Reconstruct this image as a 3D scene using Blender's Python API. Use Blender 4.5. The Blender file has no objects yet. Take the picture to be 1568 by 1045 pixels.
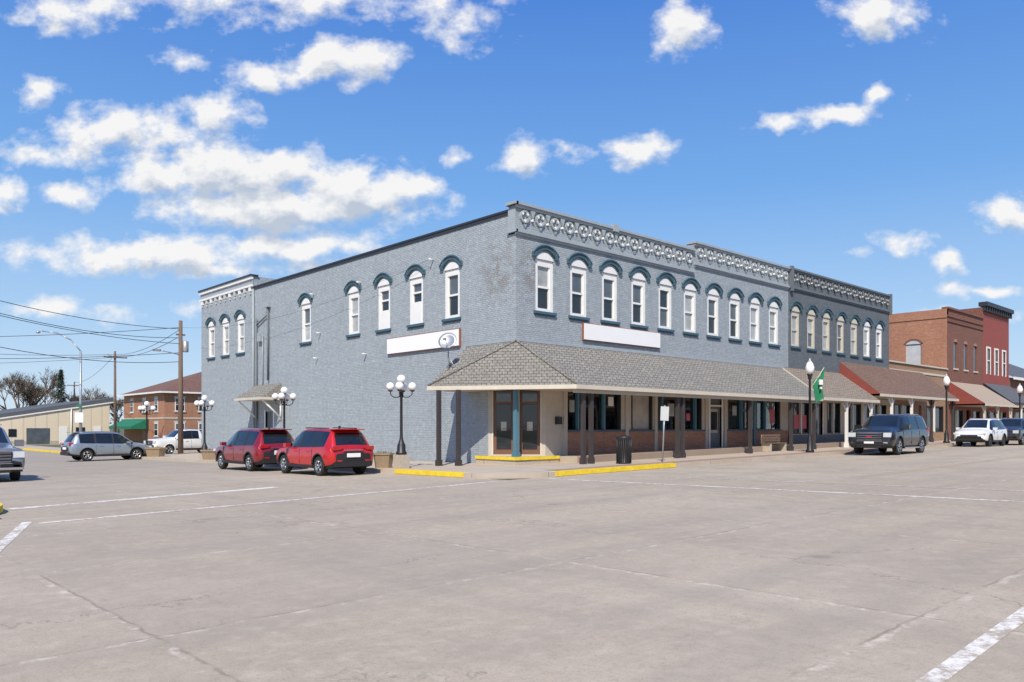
import bpy, bmesh, math, random
from mathutils import Vector, Matrix, noise
random.seed(7)
scene=bpy.context.scene
RX,RY=0.7334,-0.6797   # viewing right (world)
FX,FY=0.6797,0.7334
CX,CY=-20.5,-21.9
def G(x,y):
    r=RX*(x-CX)+RY*(y-CY)
    return 0.0155*max(-30,min(28,r))

# ------------------------------------------------------------------ materials
class NT:
    def __init__(s,tree): s.t=tree
    def n(s,typ,ins=None,**props):
        nd=s.t.nodes.new(typ)
        for k,v in props.items(): setattr(nd,k,v)
        if ins:
            for k,v in ins.items():
                sock=nd.inputs[k]
                if isinstance(v,bpy.types.NodeSocket): s.t.links.new(v,sock)
                else: sock.default_value=v
        return nd
    def m(s,op,a,b=None,c=None,clamp=False):
        ins={0:a}
        if b is not None: ins[1]=b
        if c is not None: ins[2]=c
        nd=s.n('ShaderNodeMath',ins,operation=op,use_clamp=clamp); return nd.outputs[0]
    def mix(s,f,a,b,blend='MIX'):
        nd=s.n('ShaderNodeMix',None,data_type='RGBA',blend_type=blend)
        for i,v in ((0,f),(6,a),(7,b)):
            if isinstance(v,bpy.types.NodeSocket): s.t.links.new(v,nd.inputs[i])
            else: nd.inputs[i].default_value=v if i==0 else (*v,1) if len(v)==3 else v
        return nd.outputs[2]
    def ramp(s,f,a,b):
        return s.n('ShaderNodeMapRange',{0:f,1:a,2:b,3:0.0,4:1.0},clamp=True).outputs[0]
    def noise(s,vec,scale,detail=4,rough=.55):
        return s.n('ShaderNodeTexNoise',{'Vector':vec,'Scale':scale,'Detail':detail,'Roughness':rough}).outputs[0]
def newmat(name):
    m=bpy.data.materials.new(name); m.use_nodes=True
    m.node_tree.nodes.clear(); t=NT(m.node_tree)
    b=t.n('ShaderNodeBsdfPrincipled'); o=t.n('ShaderNodeOutputMaterial',{'Surface':b.outputs[0]})
    return m,t,b
def setc(t,b,c):
    if isinstance(c,bpy.types.NodeSocket): t.t.links.new(c,b.inputs['Base Color'])
    else: b.inputs['Base Color'].default_value=(*c,1)
def bump(t,b,h,strength,dist=.02):
    bn=t.n('ShaderNodeBump',{'Height':h,'Strength':strength,'Distance':dist})
    t.t.links.new(bn.outputs[0],b.inputs['Normal'])
def simple(name,c,rough=.6,metal=0,var=.12,scale=3,coat=0,bmp=0):
    m,t,b=newmat(name)
    pos=t.n('ShaderNodeNewGeometry').outputs['Position']
    n=t.noise(pos,scale,4)
    col=t.mix(n,tuple(v*(1-var*1.6) for v in c),tuple(min(1,v*(1+var*1.6)) for v in c))
    setc(t,b,col); b.inputs['Roughness'].default_value=rough; b.inputs['Metallic'].default_value=metal
    if coat: b.inputs['Coat Weight'].default_value=coat; b.inputs['Coat Roughness'].default_value=.04
    if bmp: bump(t,b,t.noise(pos,scale*6,3),bmp)
    return m
def uv_pos(t):
    pos=t.n('ShaderNodeNewGeometry').outputs['Position']
    s=t.n('ShaderNodeSeparateXYZ',{0:pos})
    u=t.m('ADD',s.outputs[0],s.outputs[1])
    v=t.n('ShaderNodeCombineXYZ',{0:u,1:s.outputs[2],2:0.0}).outputs[0]
    return pos,s,u,v
def brick(name,c1,c2,mortar,stain=.35,bw=.21,rh=.075,ms=.012,bs=.9,patch=None,rough=.8,k_=1.0):
    m,t,b=newmat(name); pos,s,u,v=uv_pos(t)
    br=t.n('ShaderNodeTexBrick',{'Vector':v,'Color1':(*c1,1),'Color2':(*c2,1),'Mortar':(*mortar,1),'Scale':1.0,'Mortar Size':ms,'Mortar Smooth':.4,'Bias':0.0,'Brick Width':bw,'Row Height':rh})
    col=br.outputs[0]
    n1=t.noise(pos,.35,5,.6); n2=t.noise(pos,5,4,.65)
    col=t.mix(t.m('MULTIPLY',t.ramp(n1,.4,.75),stain*k_),col,tuple(x*.55 for x in c1))
    col=t.mix(t.m('MULTIPLY',t.ramp(n2,.48,.7),.45),col,tuple(min(1,x*1.34) for x in c1))
    sp=t.n('ShaderNodeVectorMath',{0:v,1:(4.0,11,1)},operation='MULTIPLY').outputs[0]
    col=t.mix(t.m('MULTIPLY',t.ramp(t.noise(sp,1.0,3,.7),.50,.66),.5*k_),col,tuple(x*.55 for x in c1))
    cs=t.n('ShaderNodeVectorMath',{0:v,1:(.5,6.5,1)},operation='MULTIPLY').outputs[0]
    col=t.mix(t.m('MULTIPLY',t.ramp(t.noise(cs,1.0,2,.7),.48,.62),.26*k_),col,tuple(x*.6 for x in c1))
    vs=t.n('ShaderNodeVectorMath',{0:pos,1:(2.2,2.2,.18)},operation='MULTIPLY').outputs[0]
    n3=t.noise(vs,1.0,3,.6)
    col=t.mix(t.m('MULTIPLY',t.ramp(n3,.5,.7),.25*k_),col,tuple(x*.62 for x in c1))
    if patch:
        pn=t.noise(v,1.6,4,.7)
        d=t.n('ShaderNodeVectorMath',{0:v,1:patch[0]},operation='SUBTRACT').outputs[0]
        d=t.n('ShaderNodeVectorMath',{0:d,1:patch[1]},operation='MULTIPLY').outputs[0]
        L=t.n('ShaderNodeVectorMath',{0:d},operation='LENGTH').outputs['Value']
        k=t.m('MULTIPLY',t.ramp(L,1.2,.2),t.ramp(t.m('ADD',pn,t.m('MULTIPLY',t.noise(v,9,3,.7),.5)),.70,.83))
        col=t.mix(t.m('MULTIPLY',k,.6),col,(.18,.14,.115))
    setc(t,b,col); b.inputs['Roughness'].default_value=rough
    bump(t,b,t.m('SUBTRACT',t.noise(pos,24,2),br.outputs[1]),bs,.014)
    return m
def shingle(name,c,c2):
    m,t,b=newmat(name); pos,s,u,v=uv_pos(t)
    us=t.m('SUBTRACT',s.outputs[0],s.outputs[1])
    v=t.n('ShaderNodeCombineXYZ',{0:us,1:t.m('MULTIPLY',s.outputs[2],1.7),2:0.0}).outputs[0]
    br=t.n('ShaderNodeTexBrick',{'Vector':v,'Color1':(*c,1),'Color2':(*c2,1),'Mortar':(*[x*.3 for x in c],1),'Scale':1.0,'Mortar Size':.022,'Mortar Smooth':.5,'Brick Width':.28,'Row Height':.19})
    n=t.noise(pos,.9,5,.6); g=t.noise(pos,45,2,.7)
    col=t.mix(t.m('MULTIPLY',t.ramp(n,.4,.7),.5),br.outputs[0],tuple(x*.6 for x in c))
    col=t.mix(t.m('MULTIPLY',t.ramp(t.noise(v,5.5,2,.7),.5,.65),.4),col,tuple(min(1,x*1.5) for x in c))
    setc(t,b,col); b.inputs['Roughness'].default_value=.92
    bump(t,b,t.m('SUBTRACT',g,br.outputs[1]),.8,.02)
    return m
def glassm(name,c,rough=.04,spec=.5):
    m,t,b=newmat(name)
    pos=t.n('ShaderNodeNewGeometry').outputs['Position']
    n=t.noise(pos,1.3,3)
    setc(t,b,t.mix(n,tuple(v*.4 for v in c),tuple(v*1.6 for v in c)))
    b.inputs['Roughness'].default_value=rough; b.inputs['Specular IOR Level'].default_value=spec
    b.inputs['IOR'].default_value=1.6
    bump(t,b,t.noise(pos,.9,2),.06,.05)
    return m
def shopglass():
    m=bpy.data.materials.new('clear_shop_glass'); m.use_nodes=True; m.node_tree.nodes.clear(); t=NT(m.node_tree)
    tr=t.n('ShaderNodeBsdfTransparent',{'Color':(.80,.84,.84,1)}); gl=t.n('ShaderNodeBsdfGlossy',{'Color':(1,1,1,1),'Roughness':.02})
    fr=t.n('ShaderNodeFresnel',{'IOR':1.7}).outputs[0]
    mx=t.n('ShaderNodeMixShader',{0:t.m('MULTIPLY',fr,1.6,clamp=True),1:tr.outputs[0],2:gl.outputs[0]}); t.n('ShaderNodeOutputMaterial',{'Surface':mx.outputs[0]}); return m

M={}
M['shopglass']=shopglass()
M['brick_grey']=brick('painted_grey_brick',(.405,.452,.482),(.35,.393,.422),(.285,.322,.348),patch=((1.0,7.6,0),(.8,.75,1)),stain=.2,k_=.85)
M['brick_dark']=brick('painted_slate_brick',(.165,.188,.205),(.14,.16,.175),(.105,.122,.135))
M['brick_red']=brick('red_bulkhead_brick',(.42,.17,.095),(.52,.25,.14),(.38,.31,.25),stain=.2,k_=.7)
M['brick_orange']=brick('orange_brick',(.52,.23,.125),(.40,.165,.09),(.38,.28,.22),stain=.45)
M['brick_maroon']=brick('maroon_brick',(.27,.10,.065),(.20,.078,.052),(.2,.13,.1),stain=.3)
M['brick_tan']=brick('tan_brick',(.42,.24,.13),(.36,.2,.11),(.34,.27,.2))
M['grey_paint']=simple('grey_trim_paint',(.335,.372,.395),.7)
M['ltgrey_paint']=simple('light_grey_paint',(.50,.51,.51),.7)
M['dkgrey_paint']=simple('dark_grey_paint',(.14,.157,.17),.7)
M['teal']=simple('teal_hood_paint',(.055,.115,.15),.6)
M['bluepost']=simple('blue_post_paint',(.08,.20,.27),.55)
M['white']=simple('white_paint',(.79,.78,.75),.55,var=.04)
M['signwhite']=simple('white_sign_face',(.86,.85,.83),.5,var=.02)
M['signred']=simple('sign_edge',(.28,.11,.08),.5)
M['cream']=simple('cream_trim',(.58,.53,.44),.65,var=.08)
M['beige']=simple('beige_stucco',(.50,.45,.38),.8,var=.08)
M['coping']=simple('dark_coping',(.03,.033,.04),.5)
M['black']=simple('black_metal',(.02,.02,.022),.45)
M['brownpost']=simple('dark_brown_post',(.05,.042,.042),.6)
M['bronze']=simple('bronze_door_frame',(.17,.08,.05),.45)
M['glass']=glassm('dark_window_glass',(.02,.024,.028))
M['glass_mid']=glassm('grey_window_glass',(.10,.115,.13))
M['curtain']=glassm('window_glass_with_blind',(.38,.39,.38),.15)
M['glass_pic']=glassm('white_backed_window',(.48,.45,.40),.15)
M['shingle']=shingle('weathered_grey_shingles',(.285,.268,.235),(.235,.222,.197))
M['shingle2']=shingle('brown_grey_shingles',(.31,.25,.20),(.26,.21,.17))
M['shingle3']=shingle('rust_brown_shingles',(.235,.145,.105),(.19,.117,.086))
M['shingle_house']=shingle('house_roof_shingles',(.22,.115,.085),(.19,.10,.07))
M['roofgrey']=simple('flat_roof_membrane',(.18,.18,.18),.9)
M['soffit']=simple('awning_soffit',(.46,.39,.30),.8)
M['yellow']=simple('yellow_curb_paint',(.80,.56,.03),.7,var=.2,scale=6)
M['globe']=simple('frosted_globe',(.86,.85,.82),.3,var=.02)
M['wood']=simple('weathered_pole_wood',(.17,.115,.085),.9,scale=8,bmp=.4)
M['galv']=simple('galvanised_steel',(.42,.43,.44),.45,metal=.6)
M['redpaint']=simple('dull_red_paint',(.25,.06,.045),.6)
M['greencloth']=simple('green_canvas',(.01,.16,.09),.8)
M['greenflag']=simple('green_banner_cloth',(.015,.20,.09),.8)
M['planter']=simple('exposed_aggregate_planter',(.34,.25,.16),.9,scale=30,var=.3,bmp=.5)
M['soil']=simple('soil',(.08,.06,.04),.95)
M['plinth']=simple('concrete_plinth',(.46,.40,.32),.85,scale=8,bmp=.3)
M['darkroof']=simple('charcoal_roof',(.10,.105,.115),.8)
M['pink']=simple('pink_poster',(.55,.12,.16),.6)
M['blindw']=simple('roller_blind',(.66,.64,.59),.8,var=.05)
def siding(name,c,horizontal=False,per=.3):
    m,t,b=newmat(name); pos,s,u,v=uv_pos(t)
    w=s.outputs[2] if horizontal else u
    f=t.m('FRACT',t.m('DIVIDE',w,per))
    k=t.ramp(f,.85,.97)
    col=t.mix(t.m('MULTIPLY',k,.4),c,tuple(x*.5 for x in c))
    col=t.mix(t.m('MULTIPLY',t.noise(pos,.6,4),.3),col,tuple(x*.75 for x in c))
    setc(t,b,col); b.inputs['Roughness'].default_value=.65
    bump(t,b,t.m('MULTIPLY',k,-1.0),.5,.02); return m
M['siding_beige']=siding('beige_metal_siding',(.74,.63,.47),per=1.2)
M['siding_red']=siding('red_clapboard',(.30,.065,.045),True,.16)
M['awn_stripe']=siding('striped_wood_awning',(.42,.33,.24),False,.22)
def road():
    m,t,b=newmat('concrete_road'); pos=t.n('ShaderNodeNewGeometry').outputs['Position']
    s=t.n('ShaderNodeSeparateXYZ',{0:pos}); x,y=s.outputs[0],s.outputs[1]
    n0=t.noise(pos,.09,4,.6); n1=t.noise(pos,.6,6,.7); n2=t.noise(pos,5,5,.78); n3=t.noise(pos,60,2,.8); n4=t.noise(pos,20,3,.85)
    col=t.mix(t.ramp(n0,.35,.65),(.435,.36,.268),(.515,.435,.335))
    col=t.mix(t.m('MULTIPLY',t.ramp(n1,.44,.64),.55),col,(.355,.298,.232))
    col=t.mix(t.m('MULTIPLY',t.ramp(n2,.49,.64),.5),col,(.60,.51,.40))
    col=t.mix(t.m('MULTIPLY',t.ramp(n4,.5,.64),.42),col,(.27,.225,.17))
    col=t.mix(t.m('MULTIPLY',t.ramp(n3,.52,.70),.4),col,(.22,.185,.145))
    sx=t.n('ShaderNodeVectorMath',{0:pos,1:(.05,.75,0)},operation='MULTIPLY').outputs[0]
    sy=t.n('ShaderNodeVectorMath',{0:pos,1:(.75,.05,0)},operation='MULTIPLY').outputs[0]
    col=t.mix(t.m('MULTIPLY',t.ramp(t.noise(sx,1.0,4,.65),.48,.64),.36),col,(.31,.27,.22))
    col=t.mix(t.m('MULTIPLY',t.ramp(t.noise(sy,1.0,4,.65),.52,.68),.28),col,(.30,.26,.21))
    sl=t.n('ShaderNodeTexBrick',{'Vector':pos,'Color1':(0,0,0,1),'Color2':(1,1,1,1),'Mortar':(.5,.5,.5,1),'Scale':1.0,'Mortar Size':.0,'Brick Width':4.6,'Row Height':3.9},offset=0.0).outputs[0]
    col=t.mix(t.m('MULTIPLY',sl,.20),col,(.30,.255,.205))
    wob=t.m('MULTIPLY',t.m('SUBTRACT',t.noise(pos,2.2,4,.75),.5),.14)
    def joint(c,per,off,w):
        f=t.m('PINGPONG',t.m('ADD',t.m('ADD',c,off),wob),per/2)
        return t.ramp(f,w,w*.35)
    brk=t.ramp(t.noise(pos,1.1,3,.75),.44,.58)
    j=t.m('MULTIPLY',t.m('MAXIMUM',joint(x,4.6,0,.022),joint(y,3.9,0,.022)),brk)
    jl=t.m('MULTIPLY',t.m('MAXIMUM',joint(x,4.6,.05,.055),joint(y,3.9,.05,.055)),t.ramp(t.noise(pos,3.5,3,.85),.50,.62))
    col=t.mix(t.m('MULTIPLY',jl,.55),col,(.68,.60,.49))
    col=t.mix(t.m('MULTIPLY',j,.5),col,(.18,.145,.11))
    wp=t.n('ShaderNodeVectorMath',{0:pos,1:t.n('ShaderNodeVectorMath',{0:t.n('ShaderNodeTexNoise',{'Vector':pos,'Scale':.8,'Detail':5.0,'Roughness':.7}).outputs[1],'Scale':1.6},operation='SCALE').outputs[0]},operation='ADD').outputs[0]
    vo=t.n('ShaderNodeTexVoronoi',{'Vector':wp,'Scale':.14},feature='DISTANCE_TO_EDGE').outputs[0]
    cr=t.m('MULTIPLY',t.ramp(vo,.0026,.0008),t.ramp(t.noise(pos,.35,2),.48,.56))
    col=t.mix(t.m('MULTIPLY',cr,.5),col,(.18,.145,.11))
    vo2=t.n('ShaderNodeTexVoronoi',{'Vector':pos,'Scale':.4}).outputs[0]
    sp=t.ramp(t.m('ADD',vo2,t.m('MULTIPLY',n2,.16)),.15,.09)
    col=t.mix(t.m('MULTIPLY',sp,.45),col,(.17,.14,.11))
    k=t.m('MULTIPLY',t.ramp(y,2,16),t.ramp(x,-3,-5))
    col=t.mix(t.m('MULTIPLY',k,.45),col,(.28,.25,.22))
    setc(t,b,col); b.inputs['Roughness'].default_value=.9; b.inputs['Specular IOR Level'].default_value=.25
    bump(t,b,t.noise(pos,12,4,.9),.6,.012); return m
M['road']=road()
def walk(name,c,joint=1.5,bricky=False):
    m,t,b=newmat(name); pos=t.n('ShaderNodeNewGeometry').outputs['Position']
    if bricky:
        br=t.n('ShaderNodeTexBrick',{'Vector':pos,'Color1':(*c,1),'Color2':(*[v*.8 for v in c],1),'Mortar':(.3,.25,.2,1),'Scale':1.0,'Mortar Size':.012,'Brick Width':.22,'Row Height':.11}); col=br.outputs[0]
    else:
        br=t.n('ShaderNodeTexBrick',{'Vector':pos,'Color1':(*c,1),'Color2':(*[v*.93 for v in c],1),'Mortar':(*[v*.4 for v in c],1),'Scale':1.0,'Mortar Size':.015,'Brick Width':joint,'Row Height':joint},offset=0.0); col=br.outputs[0]
    col=t.mix(t.m('MULTIPLY',t.ramp(t.noise(pos,.8,5,.65),.4,.7),.4),col,tuple(v*.62 for v in c))
    col=t.mix(t.m('MULTIPLY',t.noise(pos,50,2,.8),.3),col,tuple(v*.6 for v in c))
    setc(t,b,col); b.inputs['Roughness'].default_value=.9; return m
M['walk']=walk('sidewalk_concrete',(.54,.45,.35))
M['walkbrick']=walk('brick_pavers',(.44,.26,.19),bricky=True)
M['curb']=walk('curb_concrete',(.55,.465,.37),3.0)
def paintm(name,c,wear):
    m,t,b=newmat(name); pos=t.n('ShaderNodeNewGeometry').outputs['Position']
    k=t.ramp(t.m('ADD',t.m('MULTIPLY',t.noise(pos,9,6,.75),.7),t.m('MULTIPLY',t.noise(pos,1.1,4),.3)),wear-.05,wear+.05)
    setc(t,b,t.mix(k,c,(.42,.35,.27))); b.inputs['Roughness'].default_value=.85; return m
M['roadwhite']=paintm('worn_white_road_paint',(.78,.74,.67),.51)
M['roadwhite2']=paintm('faded_white_road_paint',(.68,.63,.55),.47)
M['roadyellow']=paintm('worn_yellow_road_paint',(.55,.38,.14),.46)
def grass():
    m,t,b=newmat('dry_grass'); pos=t.n('ShaderNodeNewGeometry').outputs['Position']
    col=t.mix(t.ramp(t.noise(pos,.05,5,.7),.35,.65),(.09,.11,.035),(.17,.15,.07))
    col=t.mix(t.m('MULTIPLY',t.noise(pos,4,4,.8),.6),col,(.06,.075,.03))
    setc(t,b,col); b.inputs['Roughness'].default_value=.95; return m
M['grass']=grass()

# ------------------------------------------------------------------ builder
class Frame:
    def __init__(s,o=(0,0),u=(1,0),d=(0,1)): s.o,s.u,s.d=o,u,d
    def P(s,u,d,z): return (s.o[0]+u*s.u[0]+d*s.d[0], s.o[1]+u*s.u[1]+d*s.d[1], z)
WX=Frame(); 
def front(y): return Frame((0,y),(1,0),(0,1))     # faces -Y
def side(x): return Frame((x,0),(0,1),(1,0))      # faces -X
class B:
    def __init__(s): s.v=[];s.f=[];s.mi=[];s.ms=[];s.sm=[]
    def mid(s,m):
        m=M[m] if isinstance(m,str) else m
        if m not in s.ms: s.ms.append(m)
        return s.ms.index(m)
    def face(s,pts,m,smooth=False):
        i=len(s.v); s.v+= [tuple(p) for p in pts]; s.f.append(list(range(i,i+len(pts)))); s.mi.append(s.mid(m)); s.sm.append(smooth)
    def mesh(s,vs,fs,m,smooth=False):
        i=len(s.v); s.v+=[tuple(p) for p in vs]; k=s.mid(m)
        for f in fs: s.f.append([a+i for a in f]); s.mi.append(k); s.sm.append(smooth)
    def box(s,F,u0,u1,d0,d1,z0,z1,m):
        vs=[F.P(a,b,c) for c in (z0,z1) for a,b in ((u0,d0),(u1,d0),(u1,d1),(u0,d1))]
        s.mesh(vs,[(3,2,1,0),(4,5,6,7),(0,1,5,4),(1,2,6,5),(2,3,7,6),(3,0,4,7)],m)
    def prism(s,F,pts,d0,d1,m):
        n=len(pts); vs=[F.P(u,d0,z) for u,z in pts]+[F.P(u,d1,z) for u,z in pts]
        s.mesh(vs,[list(range(n))[::-1],list(range(n,2*n))]+[(i,(i+1)%n,n+(i+1)%n,n+i) for i in range(n)],m)
    def strip(s,F,a,b,d0,d1,m):
        for i in range(len(a)-1): s.prism(F,[a[i],a[i+1],b[i+1],b[i]],d0,d1,m)
    def vprism(s,pts,z0,z1,m):
        n=len(pts); vs=[(p[0],p[1],z0) for p in pts]+[(p[0],p[1],z1) for p in pts]
        s.mesh(vs,[list(range(n))[::-1],list(range(n,2*n))]+[(i,(i+1)%n,n+(i+1)%n,n+i) for i in range(n)],m)
    def lathe(s,c,prof,m,n=16,smooth=True,axis=None):
        vs=[];fs=[]
        ax=Matrix.Identity(3) if axis is None else Vector((0,0,1)).rotation_difference(Vector(axis)).to_matrix()
        for r,z in prof:
            for k in range(n):
                a=2*math.pi*k/n; p=ax@Vector((r*math.cos(a),r*math.sin(a),z)); vs.append((c[0]+p.x,c[1]+p.y,c[2]+p.z))
        for i in range(len(prof)-1):
            for k in range(n): fs.append((i*n+k,i*n+(k+1)%n,(i+1)*n+(k+1)%n,(i+1)*n+k))
        fs.append(list(range(n))[::-1]); fs.append([(len(prof)-1)*n+k for k in range(n)])
        s.mesh(vs,fs,m,smooth)
    def tube(s,p,q,r0,r1,m,n=8):
        p=Vector(p);q=Vector(q);L=(q-p).length
        s.lathe(p,[(r0,0),(r1,L)],m,n,True,(q-p).normalized())
    def sphere(s,c,r,m,n=14):
        k=8; s.lathe(c,[(max(.001,r*math.sin(math.pi*i/k)),-r*math.cos(math.pi*i/k)) for i in range(k+1)],m,n)
    def done(s,name,parent=None,bevel=0):
        me=bpy.data.meshes.new(name); me.from_pydata(s.v,[],s.f)
        for m in s.ms: me.materials.append(m)
        me.polygons.foreach_set('material_index',s.mi); me.polygons.foreach_set('use_smooth',s.sm)
        bm=bmesh.new(); bm.from_mesh(me); bmesh.ops.recalc_face_normals(bm,faces=bm.faces); bm.to_mesh(me); bm.free()
        me.update(); ob=bpy.data.objects.new(name,me); scene.collection.objects.link(ob)
        if parent: ob.parent=parent
        if bevel:
            md=ob.modifiers.new('bevel','BEVEL'); md.width=bevel; md.segments=2; md.limit_method='ANGLE'
        return ob
def empty(name,loc=(0,0,0),rz=0):
    e=bpy.data.objects.new(name,None); e.location=loc; e.rotation_euler=(0,0,rz); e.empty_display_size=.3
    scene.collection.objects.link(e); return e

# ------------------------------------------------------------------ ground sheets
def ground_sheet(name,polys,z,mat,thick=0,parent=None):
    bm=bmesh.new()
    for poly in polys:
        top=[bm.verts.new((p[0],p[1],z)) for p in poly]; bm.faces.new(top)
        if thick:
            bot=[bm.verts.new((p[0],p[1],z-thick)) for p in poly]; n=len(poly)
            for i in range(n): bm.faces.new((top[i],top[(i+1)%n],bot[(i+1)%n],bot[i]))
    for rr in (-30,28):
        g=bm.verts[:]+bm.edges[:]+bm.faces[:]
        co=(CX+RX*rr,CY+RY*rr,0); bmesh.ops.bisect_plane(bm,geom=g,plane_co=co,plane_no=(RX,RY,0))
    for v in bm.verts: v.co.z+=G(v.co.x,v.co.y)
    bmesh.ops.recalc_face_normals(bm,faces=bm.faces)
    me=bpy.data.meshes.new(name); bm.to_mesh(me); bm.free(); me.materials.append(M[mat])
    ob=bpy.data.objects.new(name,me); scene.collection.objects.link(ob)
    if parent: ob.parent=parent
    return ob
ground_sheet('ground',[[(-1500,-1500),(1500,-1500),(1500,1500),(-1500,1500)]],-.02,'grass')
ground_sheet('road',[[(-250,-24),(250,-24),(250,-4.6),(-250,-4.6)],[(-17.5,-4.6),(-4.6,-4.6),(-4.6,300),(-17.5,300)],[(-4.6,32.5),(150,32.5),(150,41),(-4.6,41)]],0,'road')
def arc(cx,cy,r,a0,a1,n=10):
    return [(cx+r*math.cos(math.radians(a0+(a1-a0)*i/n)),cy+r*math.sin(math.radians(a0+(a1-a0)*i/n))) for i in range(n+1)]
ne=[(200,-4.7)]+arc(-2.9,-2.9,1.8,270,180)+[(-4.7,32.4),(200,32.4)]
ground_sheet('sidewalk',[ne],.15,'walk',.17)
nw=[(-17.4,300)]+arc(-19.4,-2.7,2,0,-90)+[(-200,-4.7),(-200,300)]
ground_sheet('sidewalk',[nw],.15,'walk',.17)
ground_sheet('sidewalk',[[(-4.7,41),(-4.7,300),(-1.5,300),(-1.5,44),(150,44),(150,41)]],.15,'walk',.17)
ground_sheet('sidewalk',[[(-40,-24.1),(200,-24.1),(200,-29),(-40,-29)]],.15,'walk',.17)
def offset_path(path,w):
    out=[]
    for i,p in enumerate(path):
        a=path[max(0,i-1)];b=path[min(len(path)-1,i+1)]
        dx,dy=b[0]-a[0],b[1]-a[1];L=math.hypot(dx,dy); out.append((p[0]-dy/L*w,p[1]+dx/L*w))
    return out
def band(name,path,w0,w1,z,mat,thick=0):
    a=offset_path(path,w0);b=offset_path(path,w1)
    ground_sheet(name,[[a[i],a[i+1],b[i+1],b[i]] for i in range(len(path)-1)],z,mat,thick)
cpath=[(200,-4.7)]+arc(-2.9,-2.9,1.8,270,180)+[(-4.7,32.4)]
band('curb',cpath,.012,-.16,.156,'curb',.16)
band('curb',[(-17.4,60)]+arc(-19.4,-2.7,2,0,-90)+[(-60,-4.7)],.012*-1,.16,.156,'curb',.16)
band('yellow_curb_paint',[(3.7,-4.7),(0,-4.7),(-2.7,-4.7)],.03,-.2,.162,'yellow',.15)
band('yellow_curb_paint',[(-4.7,-2.6),(-4.7,-1),(-4.7,1.2)],.03,-.2,.162,'yellow',.15)
band('yellow_curb_paint',[(-17.4,1.0),(-17.4,-2.6)]+arc(-19.4,-2.7,2,-3,-60,6),-.03,.2,.162,'yellow',.15)
band('yellow_curb_paint',[(-4.7,44),(-4.7,60)],.03,-.2,.162,'yellow',.15)
ground_sheet('curb_ramp',[arc(-2.9,-2.9,1.86,258,192,8)+[(-3.4,-2.2),(-2.2,-3.4)]],.166,'curb',.165)
ground_sheet('brick_paving',[[(-2.2,-4.45),(34,-4.45),(34,-3.7),(-2.2,-3.7)]],.156,'walkbrick')
ground_sheet('raised_walkway',[[(2.1,-1.35),(35,-1.35),(35,.1),(2.1,.1)]],.40,'walk',.27)
ground_sheet('raised_walkway_edge',[[(2.05,-1.42),(35,-1.42),(35,-1.3),(2.05,-1.3)]],.41,'walkbrick',.27)
def line(name,p,q,w,mat,z=.004):
    dx,dy=q[0]-p[0],q[1]-p[1];L=math.hypot(dx,dy);nx,ny=-dy/L*w/2,dx/L*w/2
    ground_sheet(name,[[(p[0]+nx,p[1]+ny),(q[0]+nx,q[1]+ny),(q[0]-nx,q[1]-ny),(p[0]-nx,p[1]-ny)]],z,mat)
line('stop_line',(-17,-2.4),(-10.4,-1.3),.38,'roadwhite')
line('crosswalk_line',(-17.2,-6.0),(-5.2,-4.75),.17,'roadwhite')
line('crosswalk_line',(-3.5,-5.2),(-3.1,-19.3),.18,'roadwhite')
line('crosswalk_line',(-0.9,-5.2),(-.5,-19.5),.16,'roadwhite2')
line('crosswalk_line',(-16.8,-20.2),(-4.5,-19.75),.13,'roadwhite')
line('crosswalk_line',(-17.3,-5.6),(-21,-18),.16,'roadwhite')
line('center_line',(2.0,-12.3),(120,-12.3),.12,'roadyellow')
line('center_line',(2.0,-12.05),(120,-12.05),.12,'roadyellow')
line('center_line',(-11,-.5),(-11,32),.12,'roadyellow')
line('parking_line',(3.9,-4.9),(3.9,-7.4),.1,'roadwhite2')
for k in range(6):
    line('parking_line',(10+k*6.6,-4.9),(10+k*6.6,-7.4),.1,'roadwhite2')

# ------------------------------------------------------------------ walls
def wall(b,F,u0,u1,z0,z1,ops,mat,depth=.16,reveal=None):
    us=sorted({u0,u1,*[o[0] for o in ops],*[o[1] for o in ops]}); zs=sorted({z0,z1,*[o[2] for o in ops],*[o[3] for o in ops]})
    us=[u for u in us if u0<=u<=u1]; zs=[z for z in zs if z0<=z<=z1]
    for i in range(len(us)-1):
        for j in range(len(zs)-1):
            cu=(us[i]+us[i+1])/2; cz=(zs[j]+zs[j+1])/2
            if any(o[0]<cu<o[1] and o[2]<cz<o[3] for o in ops): continue
            b.face([F.P(us[i],0,zs[j]),F.P(us[i+1],0,zs[j]),F.P(us[i+1],0,zs[j+1]),F.P(us[i],0,zs[j+1])],mat)
    rm=reveal or mat
    for a,c,e,f in ops:
        for q in (((a,e),(a,f)),((c,e),(c,f)),((a,e),(c,e)),((a,f),(c,f))):
            (p1,z_1),(p2,z_2)=q
            b.face([F.P(p1,0,z_1),F.P(p2,0,z_2),F.P(p2,depth,z_2),F.P(p1,depth,z_1)],rm)
def archpts(u,hw,zs,rise,n=12):
    R=(hw*hw+rise*rise)/(2*rise); a0=math.asin(hw/R)
    return [(u+R*math.sin(-a0+2*a0*i/n), zs+R*math.cos(-a0+2*a0*i/n)-(R-rise)) for i in range(n+1)]
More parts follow.
